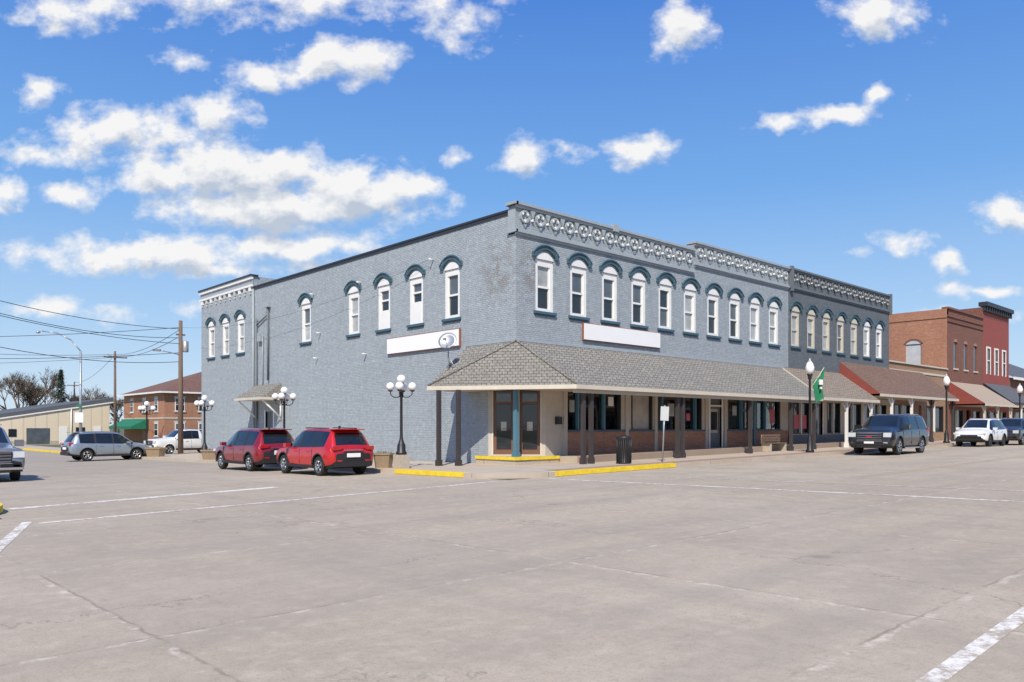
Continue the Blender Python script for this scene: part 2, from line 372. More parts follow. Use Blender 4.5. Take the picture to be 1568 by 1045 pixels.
def upper_window(b,F,u,z0=6.15,zs=8.2,hw=.5,up='glass_mid',lo='glass',hood='teal',infill=0,frame='white'):
    ap=archpts(u,hw,zs,.30); b.prism(F,ap,-.025,.06,frame)
    fw=.15; tr=.26
    b.box(F,u-hw,u-hw+fw,.03,.15,z0,zs-.003,frame); b.box(F,u+hw-fw,u+hw,.03,.15,z0,zs-.003,frame)
    b.box(F,u-hw+fw,u+hw-fw,.03,.15,zs-tr,zs-.003,frame); zb=z0
    if infill: b.box(F,u-hw+fw,u+hw-fw,.02,.15,z0,z0+infill,frame); zb=z0+infill
    b.box(F,u-hw+fw,u+hw-fw,.03,.15,zb,zb+.13,frame)
    zm=(zb+zs)/2-.05
    b.box(F,u-hw+fw,u+hw-fw,.06,.14,zm-.04,zm+.04,frame)
    b.box(F,u-hw+fw,u-hw+fw+.05,.07,.14,zb+.13,zs-tr,frame); b.box(F,u+hw-fw-.05,u+hw-fw,.07,.14,zb+.13,zs-tr,frame)
    b.box(F,u-hw+fw,u+hw-fw,.12,.16,zm+.04,zs-tr,up); b.box(F,u-hw+fw,u+hw-fw,.13,.16,zb+.13,zm-.04,lo)
    o=archpts(u,hw+.16,zs+.20,.34); i=archpts(u,hw+.06,zs+.12,.28)
    b.strip(F,o,i,-.10,-.002,hood)
    o2=archpts(u,hw+.22,zs+.22,.36); b.strip(F,o2,[(p[0],p[1]-.05) for p in o2],-.15,-.101,hood)
    for sgn in (-1,1):
        c=u+sgn*(hw+.13); b.prism(F,[(c-.08,zs+.06),(c+.08,zs+.06),(c+.11,zs+.25),(c-.06,zs+.25)],-.12,-.004,hood)
    b.box(F,u-hw-.11,u+hw+.11,-.10,.02,z0-.11,z0-.004,hood)
    b.box(F,u-hw-.05,u+hw+.05,-.05,.0,z0-.17,z0-.112,hood)
def cornice(b,F,u0,u1,zt,body,light,ret=0):
    b.box(F,u0-.1,u1,-.16,.45,zt-.1,zt,body); b.box(F,u0-.05,u1,-.1,-.003,zt-.2,zt-.102,body)
    b.box(F,u0-.04,u1,-.05,-.003,zt-1.05,zt-.96,body); b.box(F,u0-.09,u1,-.13,-.004,zt-1.15,zt-1.052,body)
    b.box(F,u0-.05,u1,-.07,-.004,zt-1.24,zt-1.152,body)
    n=int(round((u1-u0)/.85)); p=(u1-u0)/n
    for k in range(n):
        c=u0+(k+.5)*p
        ro,ri=.25,.17
        O=[(c+ro*math.cos(a),zt-.50+ro*math.sin(a)) for a in [math.pi*2*j/14 for j in range(15)]]
        I=[(c+ri*math.cos(a),zt-.50+ri*math.sin(a)) for a in [math.pi*2*j/14 for j in range(15)]]
        b.strip(F,O,I,-.09,-.004,body)
        for (q,r) in ((0,-.17),(-.13,.1),(.13,.1)):
            b.prism(F,[(c+q,zt-.5+r-.07),(c+q+.07,zt-.5+r),(c+q,zt-.5+r+.07),(c+q-.07,zt-.5+r)],-.105,-.004,light)
        b.prism(F,[(c-.07,zt-.80),(c+.07,zt-.80),(c,zt-.93)],-.10,-.004,body)
        e=u0+k*p
        if k: 
            b.prism(F,[(e-.13,zt-.22),(e+.13,zt-.22),(e+.03,zt-.50),(e-.03,zt-.50)],-.09,-.005,body)
            b.prism(F,[(e-.05,zt-.62),(e+.05,zt-.62),(e,zt-.52)],-.10,-.006,light)

bld=empty('corner_brick_commercial_building')
FX0=front(0); SX0=side(0)
b=B()
wx=[1.55+1.99*k for k in range(10)]; styles=['c','g','g','g','m','c','g','g','c','c']
ops=[(u-.5,u+.5,6.15,8.2) for u in wx]
gops=[(0,1.6,-1,3.45),(2.8,6.3,1.42,3.35),(7.0,8.55,1.42,3.35),(8.95,12.5,1.42,3.35),(13.2,14.25,.45,3.2),(14.85,17.2,1.42,3.35),(17.6,20.2,1.42,3.35)]
wall(b,FX0,0,21.1,3.45,10.1,ops,'brick_grey')
wall(b,FX0,1.6,21.1,1.42,3.45,[o for o in gops[1:]],'beige',.2)
wall(b,FX0,1.6,2.8,-1,1.42,[],'beige'); wall(b,FX0,2.8,13.2,-1,1.42,[],'brick_red'); wall(b,FX0,14.25,21.1,-1,1.42,[],'brick_red')
b.face([(13.2,0,-1),(14.25,0,-1),(14.25,0,.45),(13.2,0,.45)],'beige')
b.box(FX0,11.8,21.1,-.004,.4,10.0,10.45,'brick_grey')
b.box(FX0,0,11.8,.003,.4,9.0,10.1,'brick_grey')
wy=[3.9,6.45,9.0,11.65,16.45]
wall(b,SX0,0,22.9,3.45,9.9,[(u-.5,u+.5,6.15,8.2) for u in wy],'brick_grey')
wall(b,SX0,1.6,22.9,-1,3.45,[(20.3,21.3,.1,2.5)],'brick_grey')
wy2=[24.6,26.85,29.1]
SR=side(-.03)
wall(b,SR,22.9,30.8,-1,10.6,[(u-.5,u+.5,6.15,8.2) for u in wy2],'brick_grey')
b.face([(-.03,22.9,-1),(0,22.9,-1),(0,22.9,10.6),(-.03,22.9,10.6)],'brick_grey')
b.face([(-.03,30.8,-1),(21,30.8,-1),(21,30.8,10.6),(-.03,30.8,10.6)],'brick_grey')
b.face([(0,22.9,9.7),(21,22.9,9.7),(21,22.9,10.6),(0,22.9,10.6)],'brick_grey')
b.face([(21.1,.4,9),(21.1,30.8,9),(21.1,30.8,10.2),(21.1,.4,10.2)],'brick_grey')
b.face([(0,0,3.45),(1.6,0,3.45),(0,1.6,3.45)],'soffit')
s2=math.sqrt(.5); CH=Frame((0,1.6),(s2,-s2),(s2,s2)); CW=1.6*math.sqrt(2)
wall(b,CH,0,CW,-1,3.45,[(.2,1.02,.5,3.1),(1.24,2.06,.5,3.1)],'beige',.14,'beige')
b.done('walls',bld)
b=B()
b.face([(1.8,.25,.44),(21,.25,.44),(21,7,.44),(1.8,7,.44)],'wood'); b.face([(1.8,7,.4),(21,7,.4),(21,7,3.5),(1.8,7,3.5)],'beige'); b.face([(1.8,.2,3.46),(21,.2,3.46),(21,7,3.46),(1.8,7,3.46)],'blindw')
b.face([(1.8,1.0,.4),(1.8,7,.4),(1.8,7,3.5),(1.8,1.0,3.5)],'beige'); b.face([(21,.2,.4),(21,7,.4),(21,7,3.5),(21,.2,3.5)],'beige')
b.box(WX,12.8,12.95,.25,7,.44,3.46,'beige'); b.box(WX,6.6,6.7,.3,3.2,.44,3.46,'glass_pic')
ri=random.Random(4)
for k in range(26):
    x=ri.uniform(2.6,20); y=ri.uniform(.5,2.6); w_=ri.uniform(.2,.7); h=ri.uniform(.9,1.9)
    b.box(WX,x,x+w_,y,y+.4,.45,.45+h,ri.choice(['wood','brick_red','blindw','dkgrey_paint','white','bluepost','cream']))
for x0,x1,zb in ((2.85,3.5,2.5),(3.6,5.1,2.75),(9.35,10.8,2.6),(11.0,11.9,2.35),(14.9,16.1,2.6),(17.7,18.5,2.3),(18.7,20.1,2.7)): b.box(WX,x0,x1,.24,.26,zb,3.35,'blindw')
b.done('shop_interior',bld)
b=B()
b.face([(0,.3,9.75),(21.1,.3,9.75),(21.1,22.9,9.75),(0,22.9,9.75)],'roofgrey'); b.face([(0,22.9,10.4),(21.1,22.9,10.4),(21.1,30.8,10.4),(0,30.8,10.4)],'roofgrey')
b.box(SX0,.42,22.88,-.07,.3,9.9,9.98,'coping'); b.box(SX0,.42,22.88,-.04,-.002,9.78,9.898,'coping')
b.done('roof',bld)
b=B()
for u,s_ in zip(wx,styles):
    upper_window(b,FX0,u,up={'c':'curtain','g':'glass_mid','m':'glass'}[s_],lo={'c':'curtain' if u>10 else 'glass','g':'glass','m':'glass_mid'}[s_])
for k,u in enumerate(wy): upper_window(b,SX0,u,infill={1:.85,2:.75}.get(k,0),up='glass_mid' if k!=3 else 'curtain',lo='glass' if k in(0,1,2) else 'curtain')
for u in wy2: upper_window(b,SR,u,up='curtain',lo='curtain')
b.done('upper_windows',bld)
b=B()
cornice(b,FX0,0,11.78,10.2,'grey_paint','white'); cornice(b,FX0,11.88,21.1,10.6,'grey_paint','white')
b.box(FX0,5.6,5.95,-.18,-.003,10.02,10.32,'grey_paint')
b.box(SX0,-.16,.42,-.16,-.003,10.1,10.2,'grey_paint'); b.box(SX0,-.13,.4,-.11,-.004,9.05,9.15,'grey_paint'); b.box(SX0,0,.4,-.04,-.002,9.16,10.0,'grey_paint')
b.box(SR,22.8,30.9,-.2,.3,10.6,10.7,'coping'); b.box(SR,22.85,30.9,-.14,-.003,10.42,10.598,'white'); b.box(SR,22.87,30.85,-.05,-.003,10.1,10.418,'grey_paint')
b.box(SR,22.85,30.85,-.12,-.004,9.98,10.098,'white')
for k in range(11):
    u=23.2+k*.73; b.box(SR,u-.12,u+.12,-.10,-.005,9.72,9.978,'white' if k%2==0 else 'ltgrey_paint'); b.box(SR,u-.07,u+.07,-.06,-.005,9.55,9.718,'ltgrey_paint')
b.done('cornice',bld)
b=B()
def shop(b,F,a,c,z0,z1,mull,post='bluepost',g='glass'):
    b.box(F,a,c,.14,.16,z0,z1,g)
    b.box(F,a,c,.02,.13,z0,z0+.07,'black'); b.box(F,a,c,.02,.13,z1-.07,z1,'black')
    for i,u in enumerate([a+.05]+mull+[c-.05]):
        b.box(F,u-.045,u+.045,-.01,.135,z0+.0,z1,post if 0<i<=len(mull) else 'black')
sg_='shopglass'
shop(b,FX0,2.8,6.3,1.42,3.35,[3.55,5.2],g=sg_); shop(b,FX0,7.0,8.55,1.42,3.35,[],g='glass_pic'); shop(b,FX0,8.95,12.5,1.42,3.35,[9.3,10.9,12.0],g=sg_)
shop(b,FX0,14.85,17.2,1.42,3.35,[16.2],g=sg_); shop(b,FX0,17.6,20.2,1.42,3.35,[18.6],g=sg_)
for u in (2.72,6.65,8.75,12.85,14.55,17.4): b.box(FX0,u-.1,u+.1,-.07,-.003,.4,3.45,'beige' if u!=17.4 else 'bluepost')
b.box(FX0,2.85,13.0,-.06,-.004,1.40,1.47,'teal'); b.box(FX0,14.6,20.3,-.06,-.004,1.40,1.47,'teal')
for u,w,zz,h,mt in ((3.15,.3,2.2,.5,'curtain'),(5.6,.35,2.5,.4,'white'),(9.9,.5,2.1,.6,'curtain'),(11.4,.3,1.9,.35,'pink'),(15.5,.4,2.2,.5,'curtain'),(19.3,.5,1.8,.8,'pink')):
    b.box(FX0,u,u+w,.132,.139,zz,zz+h,mt)
b.box(FX0,13.2,14.25,.12,.18,.45,3.2,'dkgrey_paint'); b.box(FX0,13.4,14.05,.10,.125,1.3,2.5,'glass_pic'); b.box(FX0,13.45,14.0,.09,.102,1.45,2.35,'glass')
b.box(FX0,13.1,13.2,-.04,.1,.4,3.3,'white'); b.box(FX0,14.25,14.35,-.04,.1,.4,3.3,'white'); b.box(FX0,13.2,14.25,-.02,.1,2.62,2.7,'white')
for a in (.2,1.24):
    b.box(CH,a,a+.82,.09,.14,.5,3.1,'bronze'); b.box(CH,a+.12,a+.70,.06,.092,.72,2.48,'glass'); b.box(CH,a+.12,a+.70,.06,.092,2.6,3.02,'glass_mid')
    b.box(CH,a+.30,a+.52,.055,.062,1.45,1.8,'glass_pic'); b.box(CH,a+.14,a+.68,.055,.059,1.5,1.53,'bronze')
    b.box(CH,a-.06,a,-.03,.12,.45,3.2,'cream'); b.box(CH,a+.82,a+.88,-.03,.12,.45,3.2,'cream')
b.box(CH,.1,2.16,-.04,-.003,3.12,3.3,'cream')
b.box(WX,-.0,.16,-.0,.16,.42,3.46,'bluepost'); b.box(WX,-.04,.2,-.04,.2,.42,.62,'bluepost')
b.box(FX0,2.15,2.45,-.12,-.004,1.7,2.0,'black')
b.box(SX0,20.3,21.3,.1,.16,.1,2.5,'dkgrey_paint'); b.box(SX0,20.2,20.3,-.03,.1,.1,2.6,'white'); b.box(SX0,21.3,21.4,-.03,.1,.1,2.6,'white')
b.done('storefront',bld)
b=B()
sp=[(-.32,2.0),(-.32,-.32),(2.05,-.32),(2.05,0),(1.6,0),(0,1.6),(0,2.0)]
b.vprism(sp,0,.44,'walk'); 
b.vprism([(-.36,2.0),(-.36,-.36),(-.3,-.3),(-.3,2.0)],.33,.455,'yellow'); b.vprism([(-.36,-.36),(2.05,-.36),(2.05,-.3),(-.3,-.3)],.33,.456,'yellow')
b.vprism([(-.45,.5),(-.45,-.45),(.5,-.45),(.5,-.37),(-.37,-.37),(-.37,.5)],0,.27,'plinth')
b.done('entry_step',bld)
b=B()
A=(-2.4,2.4);Bp=(.8,-2.4);ze=3.17;zt=4.9;XE=20.3
b.face([(0,-.003,zt),(XE,-.003,zt),(XE,-2.4,ze),(*Bp,ze)],'shingle'); b.face([(0,-.003,zt),(*Bp,ze),(*A,ze)],'shingle'); b.face([(0,-.003,zt),(*A,ze),(-.003,2.9,zt)],'shingle')
b.face([(*A,ze),(-.003,2.9,zt),(-.003,2.9,ze)],'shingle'); b.face([(XE,-2.4,ze),(XE,0,zt),(XE,0,ze)],'beige')
b.face([(0,0,3.02),(XE,0,3.02),(XE,-2.4,3.02),(*Bp,3.02),(*A,3.02),(0,2.9,3.02)],'soffit')
def fascia(p,q,z0,z1,mt,w=.03):
    dx,dy=q[0]-p[0],q[1]-p[1];L=math.hypot(dx,dy);F=Frame(p,(dx/L,dy/L),(-dy/L,dx/L)); b.box(F,0,L,-w,.02,z0,z1,mt)
fascia(Bp,(XE,-2.4),3.0,3.16,'cream'); fascia(A,Bp,3.0,3.16,'cream'); fascia((0,2.9),A,3.0,3.16,'cream')
fascia((.86,-2.2),(XE,-2.2),2.86,3.0,'beige',.06)
for q in (A,Bp): b.tube((0,-.02,zt+.01),(*q,ze+.01),.04,.04,'shingle',6)
b.box(FX0,0,XE,-.06,-.004,zt-.02,zt+.08,'grey_paint'); b.box(SX0,0,2.95,-.06,-.004,zt-.02,zt+.08,'grey_paint')
b.done('canopy_roof',bld)
b=B()
for x,y in ((-2.2,1.95),(-1.78,1.28),(1.5,-2.1),(1.95,-2.1),(7.5,-2.1),(7.9,-2.1),(13.4,-2.1),(17.4,-2.1),(19.9,-2.1)):
    g=G(x,y)+.1; b.vprism([(x-.07,y-.07),(x+.07,y-.07),(x+.07,y+.07),(x-.07,y+.07)],g,3.0,'brownpost'); b.vprism([(x-.1,y-.1),(x+.1,y-.1),(x+.1,y+.1),(x-.1,y+.1)],g,g+.28,'brownpost')
b.done('canopy_posts',bld)
b=B()
b.face([(-.003,19.3,4.1),(-.003,22.4,4.1),(-1.3,22.6,3.25),(-1.3,19.1,3.25)],'shingle'); 
b.face([(-.003,19.3,4.1),(-1.3,19.1,3.25),(-.003,19.1,3.25)],'shingle'); b.face([(-.003,22.4,4.1),(-1.3,22.6,3.25),(-.003,22.6,3.25)],'shingle')
b.box(SX0,19.1,22.6,-1.33,-.003,3.12,3.25,'cream')
for u in (19.3,22.4): b.tube((-.02,u,2.1),(-1.15,u,3.12),.05,.05,'white',6); b.tube((-.06,u,2.0),(-.06,u,3.12),.05,.05,'white',6)
b.done('side_door_hood',bld)
b=B()
b.tube((-.1,22.3,0),(-.1,22.3,8.0),.05,.05,'dkgrey_paint'); b.tube((-.1,20.8,4.3),(-.1,20.8,8.6),.06,.06,'dkgrey_paint'); b.tube((-.1,20.8,8.1),(-.1,22.3,7.6),.04,.04,'dkgrey_paint')
b.box(SX0,21.6,22.0,-.2,-.003,6.6,7.1,'grey_paint'); b.box(SX0,20.6,21.0,-.22,-.003,8.5,8.8,'grey_paint'); b.tube((-.08,21.5,4),(-.08,21.5,7),.025,.025,'grey_paint')
b.tube((-.09,22.75,0),(-.09,22.75,9.8),.06,.06,'grey_paint')
for u,z in ((5.2,8.8),(11,8.6),(15.6,8.6),(14.9,6.5),(15.2,5.2),(10.5,5.1)): b.tube((0,u,z),(-.25,u,z),.035,.035,'white',6)
b.done('pipes_and_brackets',bld)
b=B()
def sign(F,a,c,z0,z1): b.box(F,a,c,-.10,-.004,z0,z1,'signred'); b.box(F,a+.03,c-.03,-.125,-.101,z0+.03,z1-.03,'signwhite')
sign(SX0,3.3,8.6,4.93,5.67); sign(FX0,3.75,9.0,5.2,5.92); b.done('blank_signboards',bld)
e=empty('satellite_dish',(-1.55,2.2,3.75)); b=B()
b.lathe((0,0,1.15),[(.02,0),(.14,.015),(.26,.055),(.36,.11),(.365,.125),(.26,.07),(.13,.03),(.01,.02)],'galv',18,True,(-.75,-.5,.45)); b.tube((0,0,-.1),(.05,.05,1.15),.03,.03,'galv'); b.tube((.05,.05,.95),(-.45,-.35,1.2),.015,.015,'galv'); b.tube((0,0,.6),(.25,-.3,-.05),.018,.018,'galv'); b.tube((0,0,.6),(.3,.25,.2),.018,.018,'galv'); b.box(WX,-.5,-.4,-.4,-.3,1.15,1.25,'galv')
b.done('dish_and_mast',e)

bd=empty('slate_brick_commercial_building'); b=B()
wd=[21.85+1.92*k for k in range(7)]
FD=front(-.03)
wall(b,FD,21.1,35.05,3.45,10.6,[(u-.48,u+.48,6.2,8.2) for u in wd],'brick_dark')
wall(b,FD,21.1,35.05,-1,3.45,[(21.6,23.6,1.2,3.1),(24.2,25.2,.45,3.1),(25.8,27.6,1.2,3.1),(28.2,30.6,1.2,3.1),(31.0,32.0,.45,3.1),(32.4,34.6,1.2,3.1)],'beige')
b.face([(35.05,0,-1),(35.05,25,-1),(35.05,25,10.4),(35.05,0,10.4)],'brick_dark'); b.face([(21.1,.3,10.2),(35.05,.3,10.2),(35.05,25,10.2),(21.1,25,10.2)],'roofgrey')
b.face([(21.1,-.03,3.45),(21.1,.4,3.45),(21.1,.4,10.6),(21.1,-.03,10.6)],'brick_dark'); b.face([(21.1,25,-1),(35.05,25,-1),(35.05,25,10.2),(21.1,25,10.2)],'brick_dark')
b.done('walls',bd); b=B()
for k,u in enumerate(wd): upper_window(b,FD,u,6.2,8.2,.48,'curtain' if k!=3 else 'glass_mid','curtain' if k not in (1,3) else 'glass_mid',frame='cream' if k<5 else 'white')
b.done('upper_windows',bd); b=B(); cornice(b,FD,21.15,35.05,10.62,'dkgrey_paint','ltgrey_paint'); b.box(FD,21.15,21.35,-.2,-.004,9.3,10.7,'dkgrey_paint'); b.box(FD,34.9,35.1,-.2,-.004,9.3,10.7,'dkgrey_paint'); b.done('cornice',bd)
b=B()
for a,c in ((21.6,23.6),(25.8,27.6),(28.2,30.6),(32.4,34.6)): shop(b,FD,a,c,1.2,3.1,[(a+c)/2],'white')
for a in (24.2,31.0): b.box(FD,a,a+1,.1,.15,.45,3.1,'glass_mid'); b.box(FD,a-.1,a,-.03,.1,.4,3.2,'white'); b.box(FD,a+1,a+1.1,-.03,.1,.4,3.2,'white')
b.box(FD,21.7,23.4,.10,.138,1.5,2.3,'pink'); b.box(FD,21.1,35,-.05,-.004,.4,1.15,'dkgrey_paint')
b.done('storefront',bd)
def lean_canopy(name,x0,x1,zt,ze,dep,mat,parent,fas='cream',posts=(),pm='white',yf=0,pw=.07,end=None):
    b=B(); end=end or fas
    b.face([(x0,yf-.04,zt),(x1,yf-.04,zt),(x1,yf-dep,ze),(x0,yf-dep,ze)],mat); b.face([(x0,yf-.04,zt),(x0,yf-dep,ze),(x0,yf-.04,ze)],end); b.face([(x1,yf-.04,zt),(x1,yf-dep,ze),(x1,yf-.04,ze)],end)
    b.face([(x0,yf-.04,ze-.12),(x1,yf-.04,ze-.12),(x1,yf-dep,ze-.12),(x0,yf-dep,ze-.12)],'soffit')
    b.box(WX,x0,x1,yf-dep-.03,yf-dep+.02,ze-.16,ze,fas)
    for x in posts:
        y=yf-dep+.25; g=G(x,y)+.1
        b.vprism([(x-pw,y-pw),(x+pw,y-pw),(x+pw,y+pw),(x-pw,y+pw)],g,ze-.15,pm)
        b.vprism([(x-pw*1.5,y-pw*1.5),(x+pw*1.5,y-pw*1.5),(x+pw*1.5,y+pw*1.5),(x-pw*1.5,y+pw*1.5)],g,g+.3,pm)
        for s in (-1,1): b.tube((x,y,ze-.75),(x+s*.5,y,ze-.2),.04,.04,pm,6)
    b.done(name,parent)
lean_canopy('canopy',20.35,27.5,4.95,3.2,2.45,'shingle2',bd,'cream',(23.6,26.9))
lean_canopy('brown_canopy',27.5,35.0,5.65,3.6,2.5,'shingle3',bd,'cream',(29.8,33.0),end='redpaint')
bt=empty('tan_brick_shop'); b=B()
wall(b,FX0,35.06,46.3,-1,6.1,[(36,39,1.2,3.2),(40,41,.4,3.2),(42,45.5,1.2,3.2)],'brick_tan'); b.face([(35.06,.3,5.7),(46.3,.3,5.7),(46.3,15,5.7),(35.06,15,5.7)],'roofgrey')
b.box(FX0,35.06,46.28,-.1,.3,6.1,6.2,'cream'); b.box(FX0,35.1,46.2,-.05,-.003,5.5,5.65,'cream')
shop(b,FX0,36,39,1.2,3.2,[37.5],'white'); shop(b,FX0,42,45.5,1.2,3.2,[43.7],'white'); b.box(FX0,40,41,.1,.15,.4,3.2,'bronze')
b.done('walls',bt); lean_canopy('brown_canopy',35.02,41.0,5.6,3.6,2.5,'shingle3',bt,'cream',(36.5,40.6),'brownpost')
bo=empty('orange_brick_two_storey_building'); b=B(); S2=side(46.3)
wall(b,S2,0,22,-1,10.2,[(1.9,3.1,6.6,8.3)],'brick_orange'); wall(b,FX0,46.3,54.9,-1,10.9,[(u-.45,u+.45,6.3,8.4) for u in (48.2,50.6,53.0)]+[(47.2,50,1,3),(50.8,51.8,.3,3),(52.4,54.2,1,3)],'brick_maroon')
b.box(S2,1.9,3.1,.08,.14,6.6,8.3,'ltgrey_paint'); b.prism(S2,archpts(2.5,.6,8.3,.3),-.01,.05,'ltgrey_paint')
b.strip(S2,archpts(2.5,.75,8.32,.42),archpts(2.5,.6,8.3,.31),-.04,-.002,'brick_maroon')
b.box(FX0,46.3,54.9,-.12,.4,10.9,11.05,'brick_maroon'); b.box(S2,0,6,-.06,.3,10.2,10.9,'brick_orange'); b.box(S2,6,22,-.06,.3,10.2,10.3,'plinth')
for z in (10.3,9.9): b.box(FX0,46.3,54.9,-.08,-.003,z,z+.12,'brick_maroon')
b.face([(46.3,0,10),(54.9,0,10),(54.9,22,10),(46.3,22,10)],'roofgrey')
for u in (48.2,50.6,53.0): b.box(FX0,u-.45,u+.45,.1,.15,6.3,8.4,'glass_mid'); b.prism(FX0,archpts(u,.45,8.4,.25),-.02,.03,'brick_orange'); b.box(FX0,u-.5,u+.5,-.08,0,6.18,6.295,'cream')
shop(b,FX0,47.2,50,1,3,[48.6],'white'); shop(b,FX0,52.4,54.2,1,3,[],'white')
b.tube((46.2,5,0),(46.2,5,6),.08,.08,'galv')
b.done('walls',bo); lean_canopy('striped_canopy',46.6,54.6,5.2,3.4,2.6,'awn_stripe',bo,'cream',(47.2,50.5,54.0),'cream',end='redpaint')
br_=empty('red_clapboard_building'); b=B()
wall(b,FX0,54.91,62.3,-1,12.0,[(u-.45,u+.45,6.3,8.5) for u in (56.4,58.6,60.8)]+[(55.6,61.5,1,3)],'siding_red')
b.face([(54.91,0,-1),(54.91,20,-1),(54.91,20,11.9),(54.91,0,11.9)],'brick_maroon'); b.box(FX0,54.8,62.4,-.4,.3,12.0,12.35,'coping'); b.box(FX0,54.9,62.3,-.22,-.003,11.6,12.0,'coping')
for k in range(12): b.box(FX0,55.1+k*.63,55.25+k*.63,-.3,-.22,11.55,12.0,'coping')
for u in (56.4,58.6,60.8): b.box(FX0,u-.45,u+.45,.06,.12,6.3,8.5,'glass_mid'); b.box(FX0,u-.55,u-.45,-.05,.05,6.2,8.6,'white'); b.box(FX0,u+.45,u+.55,-.05,.05,6.2,8.6,'white'); b.box(FX0,u-.45,u+.45,-.05,.06,8.45,8.6,'white'); b.box(FX0,u-.45,u+.45,-.04,.06,7.35,7.43,'white')
shop(b,FX0,55.6,61.5,1,3,[57,59,60.2],'white'); b.done('walls',br_); lean_canopy('black_canopy',55,62.2,5.4,3.7,2.2,'darkroof',br_,'black',(55.4,58.5,62),'white')
bg=empty('charcoal_roof_building'); b=B(); wall(b,FX0,62.31,85,-1,6.2,[(64,70,1,3),(72,80,1,3)],'brick_maroon'); b.face([(62.4,-.4,6.2),(85,-.4,6.2),(85,8,10),(62.4,8,10)],'darkroof'); b.box(FX0,62.4,85,-.45,-.35,6.0,6.25,'white'); b.box(FX0,64,70,.05,.1,1,3,'glass'); b.box(FX0,72,80,.05,.1,1,3,'glass'); b.done('walls',bg)
lean_canopy('canopy',63,84,4.6,3.4,2.2,'shingle2',bg,'cream',(66,72,78),'white')
bs=empty('unseen_storefront_row'); b=B()  # out-of-view row across the street, added for reflections in the shop glass
for k,(x0,x1,h,mt) in enumerate(((-8,4,8.5,'brick_orange'),(4.1,16,7,'siding_beige'),(16.1,30,9,'brick_maroon'),(30.1,48,7.5,'brick_tan'),(48.1,66,9,'brick_orange'))):
    b.box(WX,x0,x1,-44,-29,-1,h,mt); b.box(WX,x0+.8,x1-.8,-28.99,-28.93,1,3.2,'glass'); b.box(WX,x0+.2,x1-.2,-28.98,-27.2,3.5,3.7,'cream')
    for j in range(4):
        u=x0+1.6+j*(x1-x0-3.2)/3; b.box(WX,u-.5,u+.5,-28.99,-28.93,4.8,6.4,'white'); b.box(WX,u-.4,u+.4,-28.93,-28.9,4.9,6.3,'glass')
b.done('unseen_row_of_shops',bs)

# ------------------------------------------------------------------ left background buildings
hb=empty('orange_brick_house'); b=B(); g=-.47
FH=front(68); SH=side(10.3)
def hwin(b,F,u,z,w=.55,h=1.5,hd='ltgrey_paint'):
    b.box(F,u-w,u+w,-.04,.06,z,z+h,'white'); b.box(F,u-w+.1,u+w-.1,-.06,-.035,z+.1,z+h/2-.04,'glass'); b.box(F,u-w+.1,u+w-.1,-.06,-.035,z+h/2+.04,z+h-.1,'glass_mid'); b.box(F,u-w-.1,u+w+.1,-.1,-.001,z-.12,z-.003,hd); b.box(F,u-w-.1,u+w+.1,-.03,-.001,z+h+.003,z+h+.2,hd)
wall(b,FH,10.3,26,-1,5.6,[],'brick_orange'); wall(b,SH,68,82,-1,5.6,[],'brick_orange')
b.box(FH,10.25,26,-.04,-.003,2.55,2.7,'cream'); b.box(SH,67.95,82,-.04,-.003,2.55,2.7,'cream')
for u in (12.0,14.6,18,21): hwin(b,FH,u,3.4); hwin(b,FH,u,.6)
for u in (70.5,74.5,79): hwin(b,SH,u,3.4)
hwin(b,SH,70.5,.6)
b.box(SH,74,75.2,-.03,0,-.4,1.8,'bronze')
c=[(9.7,67.4),(26.5,67.4),(26.5,82.6),(9.7,82.6)]; p1=(17.3,75,8.5);p2=(19,75,8.5)
b.face([(*c[0],5.55),(*c[1],5.55),p2,p1],'shingle_house'); b.face([(*c[3],5.55),(*c[0],5.55),p1],'shingle_house'); b.face([(*c[2],5.55),(*c[3],5.55),p1,p2],'shingle_house'); b.face([(*c[1],5.55),(*c[2],5.55),p2],'shingle_house')
b.face([(*q,5.45) for q in c],'white'); b.box(WX,9.68,26.5,67.36,67.42,5.4,5.58,'white'); b.box(WX,9.66,9.72,67.4,82.6,5.4,5.58,'white')
b.box(WX,20,20.8,76,76.8,7,9.3,'brick_orange')
b.face([(10.2,73,2.6),(10.2,81.5,2.6),(8.4,81.5,1.7),(8.4,73,1.7)],'greencloth'); b.face([(8.4,73,1.7),(8.4,81.5,1.7),(8.4,81.5,1.4),(8.4,73,1.4)],'greencloth'); b.face([(10.2,73,2.6),(8.4,73,1.7),(8.4,73,1.4),(10.2,73,1.4)],'greencloth')
b.done('walls_roof_windows',hb)
mb=empty('beige_metal_building'); b=B(); FM=front(84)
b.prism(FM,[(-2.5,-1),(9.2,-1),(9.2,4.7),(-2.5,2.6)],0,34,'siding_beige')
b.prism(FM,[(-2.9,2.6),(9.6,4.8),(9.6,5.3),(-2.9,3.05)],-.12,34.5,'darkroof')
b.prism(FM,[(-2.9,2.45),(9.6,4.65),(9.6,4.8),(-2.9,2.6)],-.15,-.01,'white')
b.box(FM,-2.5,9.2,-.04,-.004,-.6,0,'plinth')
b.box(FM,.2,2.6,-.05,-.005,-.4,1.5,'glass_mid'); b.box(FM,3.6,4.5,-.05,-.005,-.4,1.7,'white'); b.box(FM,5.4,6.4,-.05,-.005,.6,1.6,'glass'); b.box(FM,7.4,8.2,-.05,-.005,-.4,1.7,'white'); b.box(FM,-1.6,-.8,-.05,-.005,.5,1.4,'glass')
b.box(FM,6.9,7.3,-.5,-.006,-.4,.4,'galv'); b.tube((4.9,83.9,-.4),(4.9,83.9,3.8),.06,.06,'white')
b.done('walls_and_roof',mb)

